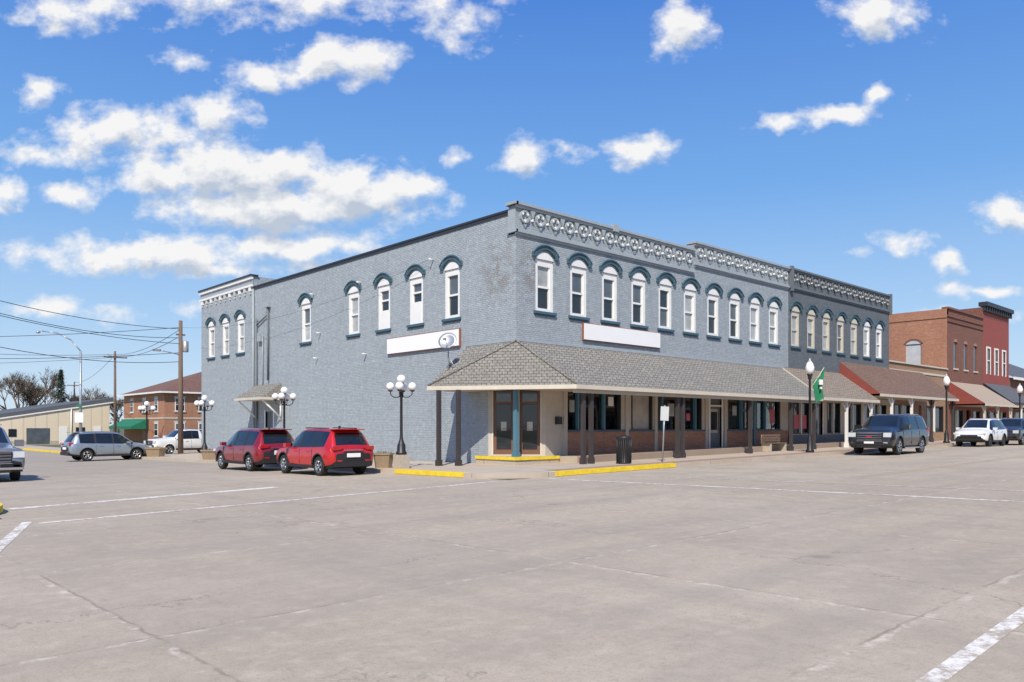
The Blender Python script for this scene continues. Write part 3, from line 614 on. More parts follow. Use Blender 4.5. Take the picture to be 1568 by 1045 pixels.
# ------------------------------------------------------------------ street furniture
def place(name,x,y,h=.15,rz=0): return empty(name,(x,y,G(x,y)+h),rz)
def multi_lamp(x,y,H=3.35,plinth=0,rz=.8):
    e=place('globe_street_lamp',x,y,.15,rz); b=B(); z0=plinth
    if plinth: b.lathe((0,0,0),[(.3,0),(.3,plinth)],'plinth',4,False)
    b.lathe((0,0,z0),[(.2,0),(.2,.08),(.16,.12),(.15,.35),(.11,.42),(.09,.5),(.07,.55),(.055,.7),(.045,H-z0-.75),(.07,H-z0-.72),(.07,H-z0-.66),(.035,H-z0-.6),(.03,H-z0-.35),(.09,H-z0-.33),(.09,H-z0-.29)],'black',12)
    b.sphere((0,0,H-.16),.16,'globe')
    for k in range(4):
        a=k*math.pi/2; c,s=math.cos(a),math.sin(a); zb=H-.62
        pts=[(0,zb-.12),(.12,zb-.2),(.26,zb-.2),(.38,zb-.12),(.40,zb)]
        for i in range(4): b.tube((pts[i][0]*c,pts[i][0]*s,pts[i][1]),(pts[i+1][0]*c,pts[i+1][0]*s,pts[i+1][1]),.018,.018,'black',6)
        b.lathe((.40*c,.40*s,zb),[(.03,0),(.085,.03),(.085,.06)],'black',10); b.sphere((.40*c,.40*s,zb+.19),.15,'globe')
    b.done('post_and_globes',e)
for y,p in ((1.7,.5),(10.8,.3),(19.9,.3),(29,.2)): multi_lamp(-4.1,y,3.4,p)
def acorn_lamp(x,y,H=4.4):
    e=place('acorn_street_lamp',x,y); b=B()
    b.lathe((0,0,0),[(.2,0),(.2,.1),(.14,.18),(.13,.6),(.08,.75),(.06,.85),(.05,H-1.0),(.09,H-.95),(.09,H-.85),(.13,H-.78),(.13,H-.72)],'black',12)
    b.lathe((0,0,H-.72),[(.13,0),(.19,.15),(.21,.3),(.15,.48),(.07,.6)],'globe',14); b.lathe((0,0,H-.14),[(.09,0),(.05,.06),(.02,.16)],'ltgrey_paint',10); b.done('post_and_lantern',e); return e
e=acorn_lamp(15.6,-4.0,4.5)
b=B(); b.tube((0,0,3.0),(.75,-.35,4.1),.02,.02,'cream',6)
fl=[];nx,nz=10,12
for i in range(nx+1):
    for j in range(nz+1):
        u=i/nx; w=j/nz
        px=.78-.62*u; top=4.1-.75*u
        fl.append((px+.04*math.sin(w*6+u*4), -.36+.25*u+.09*math.sin(u*9+w*2), top-1.3*w*(1-.1*u)))
b.mesh(fl,[(i*(nz+1)+j,(i+1)*(nz+1)+j,(i+1)*(nz+1)+j+1,i*(nz+1)+j+1) for i in range(nx) for j in range(nz)],'greenflag',True)
b.box(Frame((0,0),(.93,-.36),(.36,.93)),.36,.56,-.26,-.2,3.25,3.5,'white'); b.box(Frame((0,0),(.93,-.36),(.36,.93)),.42,.52,-.26,-.2,3.05,3.15,'white')
f=b.done('green_banner',e)
acorn_lamp(34,-4.0,4.4); acorn_lamp(50,-4.0,4.4)
e=place('litter_bin',2.55,-3.2); b=B()
b.lathe((0,0,0),[(.26,0),(.26,.05),(.24,.08),(.24,.9),(.29,.95),(.29,1.0),(.25,1.03),(.18,1.05),(.17,1.0)],'black',20)
for k in range(20):
    a=2*math.pi*k/20; b.tube((.27*math.cos(a),.27*math.sin(a),.04),(.28*math.cos(a),.28*math.sin(a),.97),.014,.014,'black',5)
b.done('bin_body',e)
e=place('parking_sign',4.4,-3.6); e.rotation_euler=(0,math.radians(4),0); b=B(); b.tube((0,0,0),(0,0,2.2),.03,.03,'galv'); b.box(Frame((0,0),(RX,RY),(FX,FY)),-.16,.16,-.05,-.035,1.6,2.15,'ltgrey_paint'); b.done('post_and_plate',e)
e=place('park_bench',16.6,-1.6,.15); b=B()
for s in (-.75,.75):
    b.box(WX,s-.06,s+.06,-.25,.25,.0,.4,'plinth'); b.box(WX,s-.05,s+.05,.18,.28,.4,.85,'plinth')
for k in range(4): b.box(WX,-.9,.9,-.26+k*.125,-.16+k*.125,.4,.44,'wood')
for k in range(3): b.box(WX,-.9,.9,.15,.18,.5+k*.13,.6+k*.13,'wood')
b.done('bench_slats_and_legs',e)
def planter(x,y,r=.38,h=.55):
    e=place('concrete_planter',x,y,.15); b=B(); b.lathe((0,0,0),[(r*.82,0),(r,h*.85),(r*1.08,h*.88),(r*1.08,h),(r*.9,h),(r*.88,h-.06)],'planter',8,False); b.lathe((0,0,h-.08),[(r*.88,0),(r*.3,.04)],'soil',8)
    random.seed(int(x*10+y*7))
    for k in range(30):
        a=random.random()*6.28;q=random.random()*r*.7; b.tube((q*math.cos(a),q*math.sin(a),h-.05),(q*1.3*math.cos(a),q*1.3*math.sin(a),h+.03+random.random()*.1),.01,.002,'soil',4)
    b.done('planter_bowl',e)
planter(-4.2,2.7); planter(-4.2,18.6,.6,.5); planter(-4.1,27.4,.6,.55); planter(-4.2,13.2,.5,.5); planter(22.0,-3.9,.35,.5)
def pole(x,y,H,r=.16,arm=True):
    e=place('utility_pole',x,y,0); b=B(); b.tube((0,0,-.2),(0,0,H),r,r*.65,'wood',10)
    if arm:
        b.box(Frame((0,0),(1,0),(0,1)),-1.1,1.1,-.2,-.1,H-.7,H-.58,'wood')
        for s in (-1,-.4,.4,1): b.lathe((s,-.15,H-.58),[(.04,0),(.06,.06),(.03,.14)],'ltgrey_paint',8)
    b.done('pole_shaft',e); return e
e=pole(-1.0,31.9,9.1,.19,False)
b=B(); b.box(WX,-.3,.3,-.05,.05,8.1,8.2,'wood'); b.lathe((.3,-.05,7.0),[(.18,0),(.2,.05),(.2,.7),(.1,.76)],'galv',12); b.tube((0,0,6.8),(-1.5,-.3,7.0),.03,.03,'galv'); b.box(WX,-1.9,-1.4,-.4,-.2,6.92,7.05,'galv'); b.done('crossarm_and_lamp',e)
pole(4.1,64,9.8,.16); pole(14,120,9.5,.15); pole(-22,60,9,.16)
e=place('street_light_pole',-5.0,40.2,.1); b=B(); b.tube((0,0,0),(0,0,7.4),.11,.07,'galv'); pts=[(0,0,7.4),(-.5,.5,8.2),(-1.2,1.2,8.7),(-2.0,2.0,8.85)]
for i in range(3): b.tube(pts[i],pts[i+1],.045,.045,'galv')
b.lathe((-2.2,2.2,8.78),[(.05,-.1),(.16,-.04),(.14,.05),(.04,.1)],'galv',10); FR=Frame((0,0),(RX,RY),(FX,FY)); b.box(FR,-.3,.3,-.2,-.16,2.3,3.0,'signwhite'); b.box(FR,-.2,.2,-.2,-.165,3.4,3.6,'greencloth'); b.done('pole_arm_luminaire',e)
wires=empty('overhead_wires')
def wire(p,q,sag,r=.018):
    cu=bpy.data.curves.new('wire','CURVE'); cu.dimensions='3D'; sp=cu.splines.new('POLY'); n=16; sp.points.add(n)
    for i in range(n+1):
        t=i/n; sp.points[i].co=(p[0]+(q[0]-p[0])*t,p[1]+(q[1]-p[1])*t,p[2]+(q[2]-p[2])*t-sag*4*t*(1-t),1)
    cu.bevel_depth=r; cu.materials.append(M['black']); o=bpy.data.objects.new('wire',cu); scene.collection.objects.link(o); o.parent=wires
for q,z1,z0,sg in (((-22,60),8.3,8.3,.5),((-19,24),8.2,9.0,.7),((-19,24),7.6,8.6,.9),((-19,24),7.2,8.2,.6),((-22,60),6.6,7.2,.6),((-19,24),6.0,6.7,.9)):
    wire((-1.0,31.9,z1),(q[0],q[1],z0+.4),sg)
wire((-1.0,31.9,8.2),(4.1,64,9.0),.5); wire((-1.2,31.9,7.6),(3.4,64,8.9),.6); wire((4.1,64,9.0),(-22,60,8.6),.6); wire((4.1,64,8.7),(-30,90,8.5),.8); wire((4.1,64,9.0),(14,120,8.9),.8)
wire((-1.0,31.9,8.3),(-.2,5.2,8.8),.9,.006)

# ------------------------------------------------------------------ vehicles
def paint(name,c,met=.35):
    m,t,b=newmat(name); pos=t.n('ShaderNodeNewGeometry').outputs['Position']
    setc(t,b,t.mix(t.noise(pos,2.0,3),tuple(v*.85 for v in c),tuple(min(1,v*1.15) for v in c)))
    b.inputs['Metallic'].default_value=met; b.inputs['Roughness'].default_value=.35; b.inputs['Coat Weight'].default_value=1; b.inputs['Coat Roughness'].default_value=.03; return m
M['p_red']=paint('bright_red_car_paint',(.60,.012,.012)); M['p_maroon']=paint('dark_red_car_paint',(.28,.008,.014)); M['p_black']=paint('black_car_paint',(.018,.02,.022),.2); M['p_white']=paint('white_car_paint',(.78,.78,.77),0); M['p_silver']=paint('silver_blue_car_paint',(.33,.38,.43),.6); M['p_char']=paint('charcoal_car_paint',(.06,.065,.07),.5); M['p_grey']=paint('grey_truck_paint',(.26,.27,.28),.5)
M['carglass']=glassm('car_glass',(.012,.015,.018),.02,.5)
M['tyre']=simple('tyre_rubber',(.02,.02,.02),.85); M['rim']=simple('alloy_rim',(.45,.46,.47),.3,metal=.9,var=.03); M['rimdark']=simple('dark_alloy',(.07,.07,.075),.35,metal=.6); M['trim']=simple('black_plastic_trim',(.018,.018,.02),.6); M['tail']=simple('red_tail_lamp',(.45,.01,.01),.15,coat=1,var=.05); M['headl']=simple('headlamp_lens',(.62,.64,.66),.08,coat=1,var=.1); M['chrome']=simple('chrome',(.7,.7,.72),.12,metal=1,var=.02)
SUV=[(-2.22,.45,.78,.80,.70,.60),(-2.17,.36,.88,.96,.82,.70),(-2.10,.32,.97,1.07,.875,.73),(-1.84,.28,1.02,1.50,.905,.64),(-1.70,.26,1.03,1.60,.91,.62),(-1.52,.25,1.02,1.625,.91,.62),(-.95,.25,1.0,1.65,.91,.625),(-.83,.25,1.0,1.655,.91,.625),(.0,.25,.98,1.65,.91,.62),(.10,.25,.98,1.645,.91,.62),(.38,.25,.97,1.61,.91,.605),(.50,.25,.97,1.57,.91,.60),(1.13,.25,.96,1.09,.905,.74),(1.22,.25,.95,1.03,.90,.74),(1.7,.25,.90,.965,.89,.72),(2.0,.28,.82,.87,.85,.66),(2.14,.33,.72,.76,.78,.58),(2.21,.42,.60,.62,.66,.50)]
BOX=[(-2.22,.42,.80,.9,.80,.76),(-2.18,.36,.95,1.02,.87,.80),(-2.14,.33,1.0,1.08,.90,.80),(-2.02,.30,1.02,1.52,.91,.72),(-1.92,.28,1.03,1.62,.91,.70),(-1.75,.27,1.03,1.64,.91,.70),(-1.0,.27,1.03,1.65,.91,.70),(-.88,.27,1.03,1.65,.91,.70),(-.05,.27,1.02,1.65,.91,.70),(.05,.27,1.02,1.645,.91,.70),(.55,.27,1.01,1.61,.91,.68),(.66,.27,1.01,1.57,.91,.68),(1.12,.27,1.0,1.14,.91,.80),(1.22,.27,1.0,1.10,.91,.80),(1.8,.27,.97,1.05,.91,.80),(2.08,.28,.92,.99,.90,.78),(2.16,.30,.80,.90,.87,.74),(2.22,.36,.62,.66,.80,.66)]
PICK=[(-2.22,.45,.80,.82,.84,.80),(-2.19,.42,1.02,1.06,.90,.86),(-2.0,.36,1.03,1.07,.91,.87),(-1.4,.32,1.03,1.07,.91,.87),(-.72,.30,1.03,1.07,.91,.87),(-.66,.30,1.03,1.55,.91,.70),(-.60,.28,1.02,1.60,.91,.70),(-.5,.28,1.02,1.63,.91,.70),(-.12,.28,1.01,1.65,.91,.70),(-.02,.28,1.01,1.65,.91,.70),(.45,.28,1.0,1.61,.91,.68),(.56,.28,1.0,1.57,.91,.68),(.98,.28,1.0,1.12,.91,.80),(1.1,.28,.99,1.08,.91,.80),(1.75,.28,.96,1.03,.91,.80),(2.08,.30,.92,.98,.90,.78),(2.16,.33,.78,.86,.87,.74),(2.22,.40,.6,.64,.80,.66)]
def car(name,x,y,head,L,W,H,pm,kind='suv',wb=1.30,rim='rim',wr=.34):
    rows={'suv':SUV,'box':BOX,'pick':PICK}[kind]; sx,sy,sz=L/4.43,W/1.82,H/1.66
    e=empty(name,(x,y,G(x,y)+.004),math.radians(head))
    b=B(); rings=[]
    for (s,zb,be,zt,wl,wt) in rows:
        z5=max(be+.012,zt-.07); half=[(wl*.86,zb),(wl*.97,zb+.10),(wl*1.0,zb+.45*(be-zb)),(wl*.99,be-.07),(wl*.955,be),(wt if zt>be+.2 else max(wt,wl*.86),z5),(wt*.86,zt),(wt*.45,zt+.015)]
        ring=[(s*sx,w*sy,z*sz) for w,z in half]+[(s*sx,0,(zt+.02)*sz)]+[(s*sx,-w*sy,z*sz) for w,z in reversed(half)]
        rings.append(ring)
    n=len(rings[0]); vs=[p for r in rings for p in r]
    pmat=M[pm]; side_g2={'suv':[4,5,7,9,10,11],'box':[4,5,7,9,10,11],'pick':[7,9,10,11]}[kind]
    groups={'paint':[], 'glass':[], 'trim':[]}
    for i in range(len(rings)-1):
        for k in range(n):
            k2=(k+1)%n; f=(i*n+k,i*n+k2,(i+1)*n+k2,(i+1)*n+k)
            band_=min(k,n-2-k) if k<n-1 else -1
            g='paint'
            if band_==-1 or band_==0: g='trim'
            elif band_==4 and i in side_g2: g='glass'
            elif band_==4 and kind!='pick' and i in (6,8): g='trim'
            elif band_==4 and kind=='pick' and i==8: g='trim'
            elif band_ in (6,7) and ((i==2 and kind!='pick') or (i==4 and kind=='pick') or i==11): g='glass'
            groups[g].append(f)
    b.v+=vs
    for g,mt in (('paint',pmat),('glass',M['carglass']),('trim',M['trim'])):
        kk=b.mid(mt)
        for f in groups[g]: b.f.append(list(f)); b.mi.append(kk); b.sm.append(True)
    kk=b.mid(M['trim']); b.f.append(list(range(n))); b.mi.append(kk); b.sm.append(False); last=(len(rings)-1)*n; b.f.append([last+k for k in range(n)]); b.mi.append(kk); b.sm.append(False)
    body=b.done('body',e); body.data.set_sharp_from_angle(angle=math.radians(38))
    cb=B(); r=wr
    axs=[-wb*sx-.02,wb*sx+.02]
    for a in axs:
        for sg in (-1,1): cb.lathe((a,sg*W*.33,r+.02),[(r+.065,0),(r+.065,.6)],'trim',28,False,(0,sg,0))
    cut=cb.done('cut')
    cut.matrix_world=Matrix.Translation(e.location)@Matrix.Rotation(math.radians(head),4,'Z')
    bpy.context.view_layer.update()
    md=body.modifiers.new('arches','BOOLEAN'); md.operation='DIFFERENCE'; md.object=cut; md.solver='EXACT'
    try: md.material_mode='TRANSFER'
    except Exception: pass
    dg=bpy.context.evaluated_depsgraph_get(); dg.update(); nm=bpy.data.meshes.new_from_object(body.evaluated_get(dg)); body.modifiers.clear(); body.data=nm; bpy.data.objects.remove(cut)
    w=B()
    for a in axs:
        for sg in (-1,1):
            yo=sg*(W/2-.03)
            c=(a,yo-sg*.21,r)
            w.lathe(c,[(r*.62,0),(r*.94,0),(r,.03),(r,.18),(r*.95,.21),(r*.66,.21),(r*.64,.16)],'tyre',28,True,(0,sg,0))
            w.lathe(c,[(r*.64,.06),(r*.64,.12),(r*.3,.14)],'trim',20,True,(0,sg,0))
            w.lathe(c,[(r*.66,.15),(r*.66,.212),(r*.61,.212),(r*.60,.15)],rim,28,True,(0,sg,0)); w.lathe(c,[(r*.16,.1),(r*.16,.2),(r*.08,.21)],rim,14,True,(0,sg,0))
            for k in range(5):
                t=2*math.pi*k/5+.3
                for dt in (-.16,.16):
                    w.tube((a+r*.12*math.cos(t),yo-sg*.02,r+r*.12*math.sin(t)),(a+r*.63*math.cos(t+dt),yo-sg*.02,r+r*.63*math.sin(t+dt)),.022,.018,rim,6)
            pts=[(a+(r+.07)*math.cos(t),yo+sg*.02,r+.02+(r+.07)*math.sin(t)) for t in [math.pi*(-.05+1.1*j/14) for j in range(15)]]
            for j in range(14): w.tube(pts[j],pts[j+1],.028,.028,'trim' if kind=='suv' else pm,6)
    w.done('wheels',e)
    d=B(); hw=W/2
    X=lambda s:s*sx
    Z=lambda z:z*sz
    def sbox(x0,x1,sg,w0,w1,z0,z1,mt): d.box(WX,x0,x1,min(sg*w0,sg*w1),max(sg*w0,sg*w1),z0,z1,mt)
    if kind=='suv':
        for sg in (-1,1):
            d.prism(Frame((0,0),(0,sg),(1,0)),[(.42*sy,Z(1.0)),(.80*sy,Z(1.06)),(.83*sy,Z(.98)),(.80*sy,Z(.90)),(.50*sy,Z(.93))],X(-2.235),X(-2.0),'tail')
            d.prism(Frame((0,0),(0,sg),(1,0)),[(.48*sy,Z(.74)),(.83*sy,Z(.82)),(.84*sy,Z(.72)),(.6*sy,Z(.66))],X(1.85),X(2.175),'headl')
            d.box(WX,X(-2.24),X(-2.1),sg*.55*sy-.09,sg*.55*sy+.09,Z(.52),Z(.57),'tail')
            d.tube((X(-1.5),sg*.56*sy,Z(1.665)),(X(.2),sg*.56*sy,Z(1.685)),.018,.018,'chrome' if pm!='p_red' else 'trim',6)
            sbox(X(.72),X(.92),sg,hw-.02,hw+.18,Z(.98),Z(1.12),pm)
            for s in (-.88,.04,1.0): sbox(X(s)-.006,X(s)+.006,sg,hw*.985,hw*1.004,Z(.42),Z(.92),'trim')
            for s in (-.7,.22): sbox(X(s),X(s)+.2,sg,hw*.97,hw+.02,Z(.84),Z(.87),pm)
            sbox(X(-.95),X(.95),sg,hw*.93,hw*1.012,Z(.27),Z(.37),'trim')
        d.box(WX,X(-2.25),X(-2.0),-.74*sy,.74*sy,Z(.34),Z(.52),'trim'); d.box(WX,X(-2.255),X(-2.1),-.26,.26,Z(.66),Z(.80),'signwhite'); d.box(WX,X(-2.235),X(-2.1),-.40*sy,.40*sy,Z(.82),Z(.85),'trim')
        d.box(WX,X(-2.245),X(-2.1),-.35,.35,Z(.895),Z(.925),'chrome')
        d.box(WX,X(-2.0),X(-1.62),-.60*sy,.60*sy,Z(1.615),Z(1.645),pm); d.box(WX,X(-1.3),X(-1.2),-.02,.02,Z(1.66),Z(1.76),'trim')
        d.tube((X(-2.07),0,Z(1.18)),(X(-1.98),.42,Z(1.22)),.012,.01,'trim',5)
        d.box(WX,X(2.0),X(2.225),-.45*sy,.45*sy,Z(.56),Z(.70),'trim'); d.box(WX,X(1.95),X(2.23),-.6*sy,.6*sy,Z(.36),Z(.48),'trim'); d.box(WX,X(2.2),X(2.235),-.42*sy,.42*sy,Z(.63),Z(.65),'chrome')
    else:
        for sg in (-1,1):
            sbox(X(2.0),X(2.215),sg,.56*sy,.86*sy,Z(.72),Z(.90),'headl')
            sbox(X(2.1),X(2.22),sg,.55*sy,.75*sy,Z(.46),Z(.53),'headl')
            sbox(X(-2.21),X(-2.0),sg,.74*sy,.895*sy,Z(.78),Z(1.1 if kind=='box' else 1.0),'tail')
            sbox(X(.78),X(.95),sg,hw-.02,hw+.24,Z(1.02),Z(1.22),pm)
            d.tube((X(-1.6 if kind=='box' else -.4),sg*.62*sy,Z(1.67)),(X(.4),sg*.62*sy,Z(1.67)),.018,.018,'chrome',6)
            for s in (-.92,.0,.95): sbox(X(s)-.007,X(s)+.007,sg,hw*.985,hw*1.004,Z(.42),Z(.96),'trim')
            for s in (-.75,.18): sbox(X(s),X(s)+.22,sg,hw*.97,hw+.025,Z(.86),Z(.89),'chrome' if kind=='box' else pm)
            sbox(X(-.85),X(.85),sg,hw*.9,hw*1.03,Z(.25),Z(.31),'chrome' if kind=='box' else 'trim')
        d.box(WX,X(2.0),X(2.225),-.52*sy,.52*sy,Z(.56),Z(.90),'trim')
        for k in range(4): d.box(WX,X(2.2),X(2.235),-.5*sy,.5*sy,Z(.60+k*.085),Z(.62+k*.085),'chrome')
        d.box(WX,X(2.2),X(2.24),-.53*sy,.53*sy,Z(.895),Z(.92),'chrome'); d.box(WX,X(2.2),X(2.24),-.53*sy,.53*sy,Z(.55),Z(.57),'chrome'); d.box(WX,X(2.22),X(2.25),-.12,.12,Z(.71),Z(.77),'tail' if kind=='box' else 'chrome')
        d.box(WX,X(2.0),X(2.25),-.82*sy,.82*sy,Z(.38),Z(.45),'chrome' if kind=='pick' else 'trim'); d.box(WX,X(2.1),X(2.24),-.5*sy,.5*sy,Z(.30),Z(.38),'trim')
        d.box(WX,X(2.225),X(2.258),-.22,.22,Z(.46),Z(.54),'signwhite'); d.box(WX,X(-2.26),X(-2.0),-.85*sy,.85*sy,Z(.40),Z(.5),'chrome'); d.box(WX,X(-2.23),X(-2.1),-.25,.25,Z(.62),Z(.74),'signwhite')
    d.done('lights_trim_and_plates',e,.006)
    return e
car('red_suv',-6.15,3.75,90,4.30,1.80,1.64,'p_red')
car('dark_red_suv',-6.2,9.2,90,4.55,1.84,1.68,'p_maroon')
car('silver_suv',-6.4,28.8,3,4.6,1.82,1.68,'p_silver')
car('white_pickup_truck',1.5,37.8,185,5.4,1.95,1.82,'p_white','pick',1.32)
car('black_suv',19.2,-6.3,182,5.2,2.04,1.92,'p_black','box',1.30,'chrome',.41)
car('white_suv',33.2,-6.2,181,4.65,1.84,1.68,'p_white','suv',1.30,'rimdark')
car('dark_suv',39.5,-6.3,180,4.8,1.9,1.75,'p_char','box')
car('grey_pickup_truck',-15.5,11.6,-90,5.7,2.0,1.95,'p_grey','pick',1.32,'chrome',.40)

# ------------------------------------------------------------------ trees
def leafmat(name,c): return simple(name,c,.9,var=.4,scale=.8)
M['twig']=leafmat('bare_twigs',(.17,.12,.085)); M['ever']=leafmat('evergreen_needles',(.025,.05,.022)); M['buds']=leafmat('spring_buds',(.15,.13,.06))
def bare_tree(b,x,y,z,H,rnd):
    def branch(p,d,L,r,dep):
        q=p+d*L; b.tube(p,q,r,r*.65,'twig',4 if dep<4 else 3)
        if dep==0:
            for k in range(3):
                dd=(d+Vector((rnd.uniform(-.8,.8),rnd.uniform(-.8,.8),rnd.uniform(-.3,.7)))).normalized(); c=q; s=L*.9
                e=c+dd*s; pp=dd.orthogonal()*.028; b.face([c-pp,c+pp,e],'twig')
                for m in range(2):
                    f=c+dd*s*rnd.random(); o=Vector((rnd.uniform(-1,1),rnd.uniform(-1,1),rnd.uniform(-.4,1)))*.4; b.face([f-pp,f+pp,f+o],'buds' if m==0 else 'twig')
            return
        for k in range(3 if dep>1 else 4):
            dd=(d*.9+Vector((rnd.uniform(-.8,.8),rnd.uniform(-.8,.8),rnd.uniform(-.05,.6)))).normalized()
            branch(p+d*L*rnd.uniform(.6,1),dd,L*rnd.uniform(.62,.82),r*.6,dep-1)
    branch(Vector((x,y,z)),Vector((rnd.uniform(-.05,.05),rnd.uniform(-.05,.05),1)).normalized(),H*.27,H*.022,5)
rnd=random.Random(3)
for x,y,H in ((2.5,124,13),(6,122,14),(9.5,128,14.5),(13,140,14),(21,136,12.5),(25,135,12),(16.5,128,10.5),(4,134,14)):
    b=B(); bare_tree(b,x,y,-.5,H,rnd); b.done('bare_tree')
b=B(); rr=random.Random(5); cx,cy=11.6,118
b.tube((cx,cy,-.5),(cx,cy,10.4),.2,.04,'wood',6)
for k in range(2200):
    t=rr.random()**1.3; z=.8+t*10; R=(1-t)*2.0*(.75+.25*math.sin(z*4))*rr.uniform(.5,1.05)+.05; a=rr.random()*6.28
    c=Vector((cx+R*math.cos(a),cy+R*math.sin(a),z)); o=Vector((math.cos(a),math.sin(a),-.35))*.38; s=Vector((-math.sin(a),math.cos(a),rr.uniform(-.2,.2)))*.14
    b.face([c-s,c+s,c+o],'ever')
b.done('conifer_tree')
b=B(); rr=random.Random(9)
for k in range(9000):
    t=rr.random(); ang=rr.uniform(4,100); x=CX+260*math.cos(math.radians(ang)); y=CY+260*math.sin(math.radians(ang)); d=rr.uniform(0,30)
    h=6+3.0*noise.noise(Vector((ang*.7,0,0)))+2*noise.noise(Vector((ang*3,3,0)))
    c=Vector((x+d*FX,y+d*FY,rr.random()**.8*h)); s=rr.uniform(.3,.9)
    b.face([c+Vector((rr.uniform(-s,s),rr.uniform(-s,s),rr.uniform(-s,s))) for _ in range(3)],rr.choice(['twig','twig','buds']))
b.done('distant_tree_line')

# ------------------------------------------------------------------ camera
cam=bpy.data.cameras.new('camera'); co=bpy.data.objects.new('camera',cam); scene.collection.objects.link(co); scene.camera=co
co.location=(CX,CY,1.57); co.rotation_euler=(math.pi/2,0,math.radians(-42.83)); cam.sensor_width=36; cam.lens=27.57; cam.shift_y=.0845; cam.clip_end=4000
# ------------------------------------------------------------------ light
az_s=Vector((-.76,-.65,0)).normalized(); el=math.radians(46)
sd=Vector((az_s.x*math.cos(el),az_s.y*math.cos(el),math.sin(el)))
sun=bpy.data.lights.new('sun','SUN'); sun.energy=5.0; sun.angle=math.radians(.5); sun.color=(1,.925,.80)
so=bpy.data.objects.new('sun',sun); scene.collection.objects.link(so); so.rotation_euler=(-sd).to_track_quat('-Z','Y').to_euler()
w=bpy.data.worlds.new('World'); scene.world=w; w.use_nodes=True; w.node_tree.nodes.clear(); t=NT(w.node_tree)
try: w.cycles.sampling_method='MANUAL'; w.cycles.sample_map_resolution=512
except Exception: pass
sky=t.n('ShaderNodeTexSky',None,sky_type='NISHITA'); sky.sun_disc=False; sky.sun_elevation=el; sky.sun_rotation=math.atan2(sd.x,sd.y); sky.ozone_density=3.0; sky.air_density=1.0; sky.dust_density=.4
g=bpy.data.node_groups.new('cumulus_field','ShaderNodeTree')
g.interface.new_socket('Dir',in_out='INPUT',socket_type='NodeSocketVector'); g.interface.new_socket('Density',in_out='OUTPUT',socket_type='NodeSocketFloat')
gt=NT(g); gi=gt.n('NodeGroupInput'); go=gt.n('NodeGroupOutput'); V=gi.outputs[0]
wn=gt.n('ShaderNodeTexNoise',{'Vector':V,'Scale':15.0,'Detail':3.0,'Roughness':.55}).outputs[1]
wn=gt.n('ShaderNodeVectorMath',{0:wn,1:(.5,.5,.5)},operation='SUBTRACT').outputs[0]
wn=gt.n('ShaderNodeVectorMath',{0:wn,'Scale':.05},operation='SCALE').outputs[0]
P=gt.n('ShaderNodeVectorMath',{0:V,1:wn},operation='ADD').outputs[0]
clouds=[(-.56,.53,.08,.025,.8),(-.33,.55,.22,.028,.75),(-.08,.52,.07,.032,.65),(-.215,.467,.072,.032,1.15),(-.31,.452,.05,.02,.9),(-.60,.433,.03,.018,1),(-.415,.467,.028,.018,.55),
(-.50,.375,.11,.033,1.0),(-.60,.350,.055,.02,.95),(-.38,.40,.05,.030,1.0),(-.43,.345,.12,.015,.6),
(-.36,.325,.13,.034,1.35),(-.29,.285,.17,.03,1.3),(-.45,.32,.07,.026,1.1),(-.20,.30,.10,.034,1.25),(-.14,.305,.05,.028,1.15),(-.56,.30,.04,.016,.8),(-.655,.295,.03,.022,.9),
(-.47,.222,.16,.024,1.1),(-.29,.235,.13,.022,.9),(-.40,.205,.22,.013,.75),
(.012,.346,.032,.022,1.1),(.08,.345,.022,.012,.55),(.163,.355,.038,.021,1.1),(.217,.51,.038,.035,.95),(.468,.525,.06,.028,1.0),(.345,.386,.035,.013,.9),(.415,.40,.05,.014,1.0),(.475,.42,.024,.012,.85),
(.50,.235,.035,.015,.85),(.44,.22,.016,.008,.6),(.635,.275,.045,.026,1.0),(.565,.205,.026,.013,.9),(.60,.178,.07,.010,.75),(-.07,.345,.016,.010,.45),
(-.58,.15,.14,.012,.65),(.55,.14,.2,.009,.45)]
cur=None
for (a,e_,ww,hh,st) in clouds:
    q=gt.n('ShaderNodeVectorMath',{0:P,1:(a,e_,0)},operation='SUBTRACT').outputs[0]
    q=gt.n('ShaderNodeVectorMath',{0:q,1:(1/ww,1/hh,0)},operation='MULTIPLY').outputs[0]
    L=gt.n('ShaderNodeVectorMath',{0:q},operation='LENGTH').outputs['Value']
    f=gt.m('MULTIPLY',gt.m('SUBTRACT',1.3,L),st)
    cur=f if cur is None else gt.n('ShaderNodeMath',{0:cur,1:f,2:.2},operation='SMOOTH_MAX').outputs[0]
st=gt.n('ShaderNodeVectorMath',{0:V,1:(1,1.35,1)},operation='MULTIPLY').outputs[0]
n1=gt.noise(st,21,7,.6)
d=gt.m('ADD',cur,gt.m('MULTIPLY',gt.m('SUBTRACT',n1,.555),2.9))
g.links.new(d,go.inputs[0])
tc=t.n('ShaderNodeTexCoord').outputs['Generated']
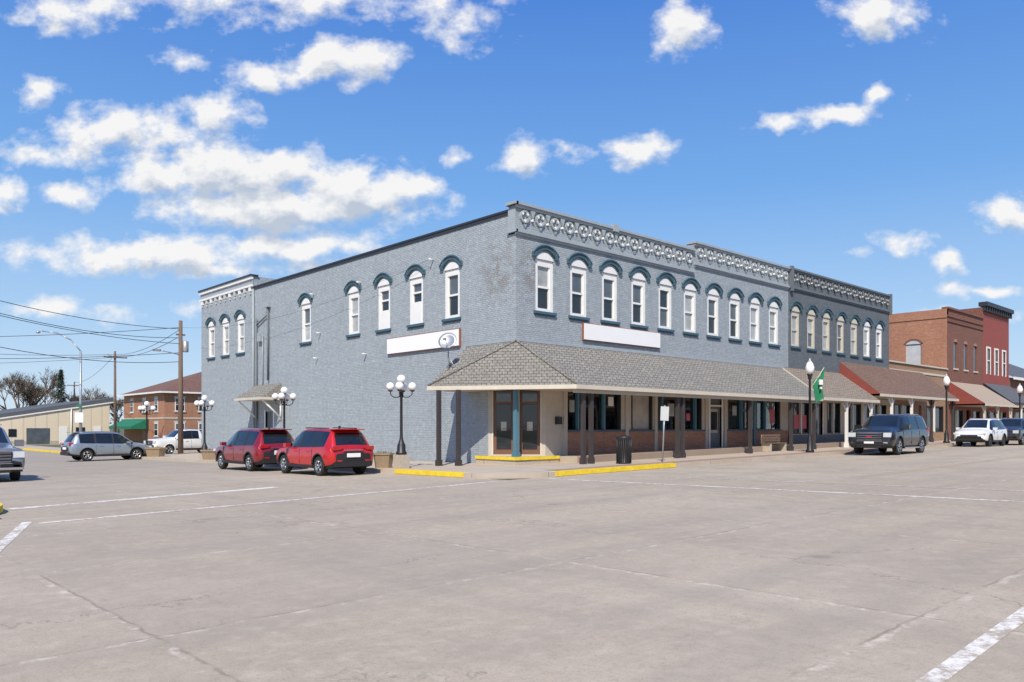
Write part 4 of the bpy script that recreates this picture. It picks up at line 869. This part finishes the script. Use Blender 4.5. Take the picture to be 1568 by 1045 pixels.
def dot(v): return t.n('ShaderNodeVectorMath',{0:tc,1:v},operation='DOT_PRODUCT').outputs['Value']
fw=t.m('MAXIMUM',t.m('ABSOLUTE',dot((FX,FY,0))),.12)
U=t.m('DIVIDE',dot((RX,RY,0)),fw); Vv=t.m('DIVIDE',dot((0,0,1)),fw)
dirv=t.n('ShaderNodeCombineXYZ',{0:U,1:Vv,2:0.0}).outputs[0]
def field(off):
    v=t.n('ShaderNodeVectorMath',{0:dirv,1:off},operation='ADD').outputs[0]
    gn=t.n('ShaderNodeGroup'); gn.node_tree=g; t.t.links.new(v,gn.inputs[0]); return gn.outputs[0]
d0=field((0,0,0)); d1=field((-.006,.022,0))
up=t.ramp(dot((0,0,1)),0.02,.06)
mask=t.m('MULTIPLY',t.m('POWER',t.ramp(d0,-.12,.72),1.25),up)
sh=t.ramp(t.m('SUBTRACT',d1,t.m('MULTIPLY',d0,.35)),.22,1.0)
ccol=t.mix(sh,(1.02,1.01,1.0),(.56,.63,.74))
rp=t.n('ShaderNodeValToRGB',{0:dot((0,0,1))}); cr=rp.color_ramp
cr.elements[0].position=0; cr.elements[0].color=(.64,.78,.92,1); cr.elements[1].position=.5; cr.elements[1].color=(.068,.235,.74,1)
for p_,c_ in ((.12,(.42,.64,.92,1)),(.28,(.185,.43,.87,1))):
    el_=cr.elements.new(p_); el_.color=c_
bg1=t.n('ShaderNodeBackground',{'Color':sky.outputs[0],'Strength':.12}); bg2=t.n('ShaderNodeBackground',{'Color':ccol,'Strength':.93})
bg3=t.n('ShaderNodeBackground',{'Color':rp.outputs[0],'Strength':1.0})
m0=t.n('ShaderNodeMixShader',{0:.85,1:bg1.outputs[0],2:bg3.outputs[0]})
ms=t.n('ShaderNodeMixShader',{0:t.m('MULTIPLY',mask,.96),1:m0.outputs[0],2:bg2.outputs[0]})
t.n('ShaderNodeOutputWorld',{'Surface':ms.outputs[0]})
scene.view_settings.view_transform='Standard'; scene.view_settings.look='None'; scene.view_settings.exposure=0
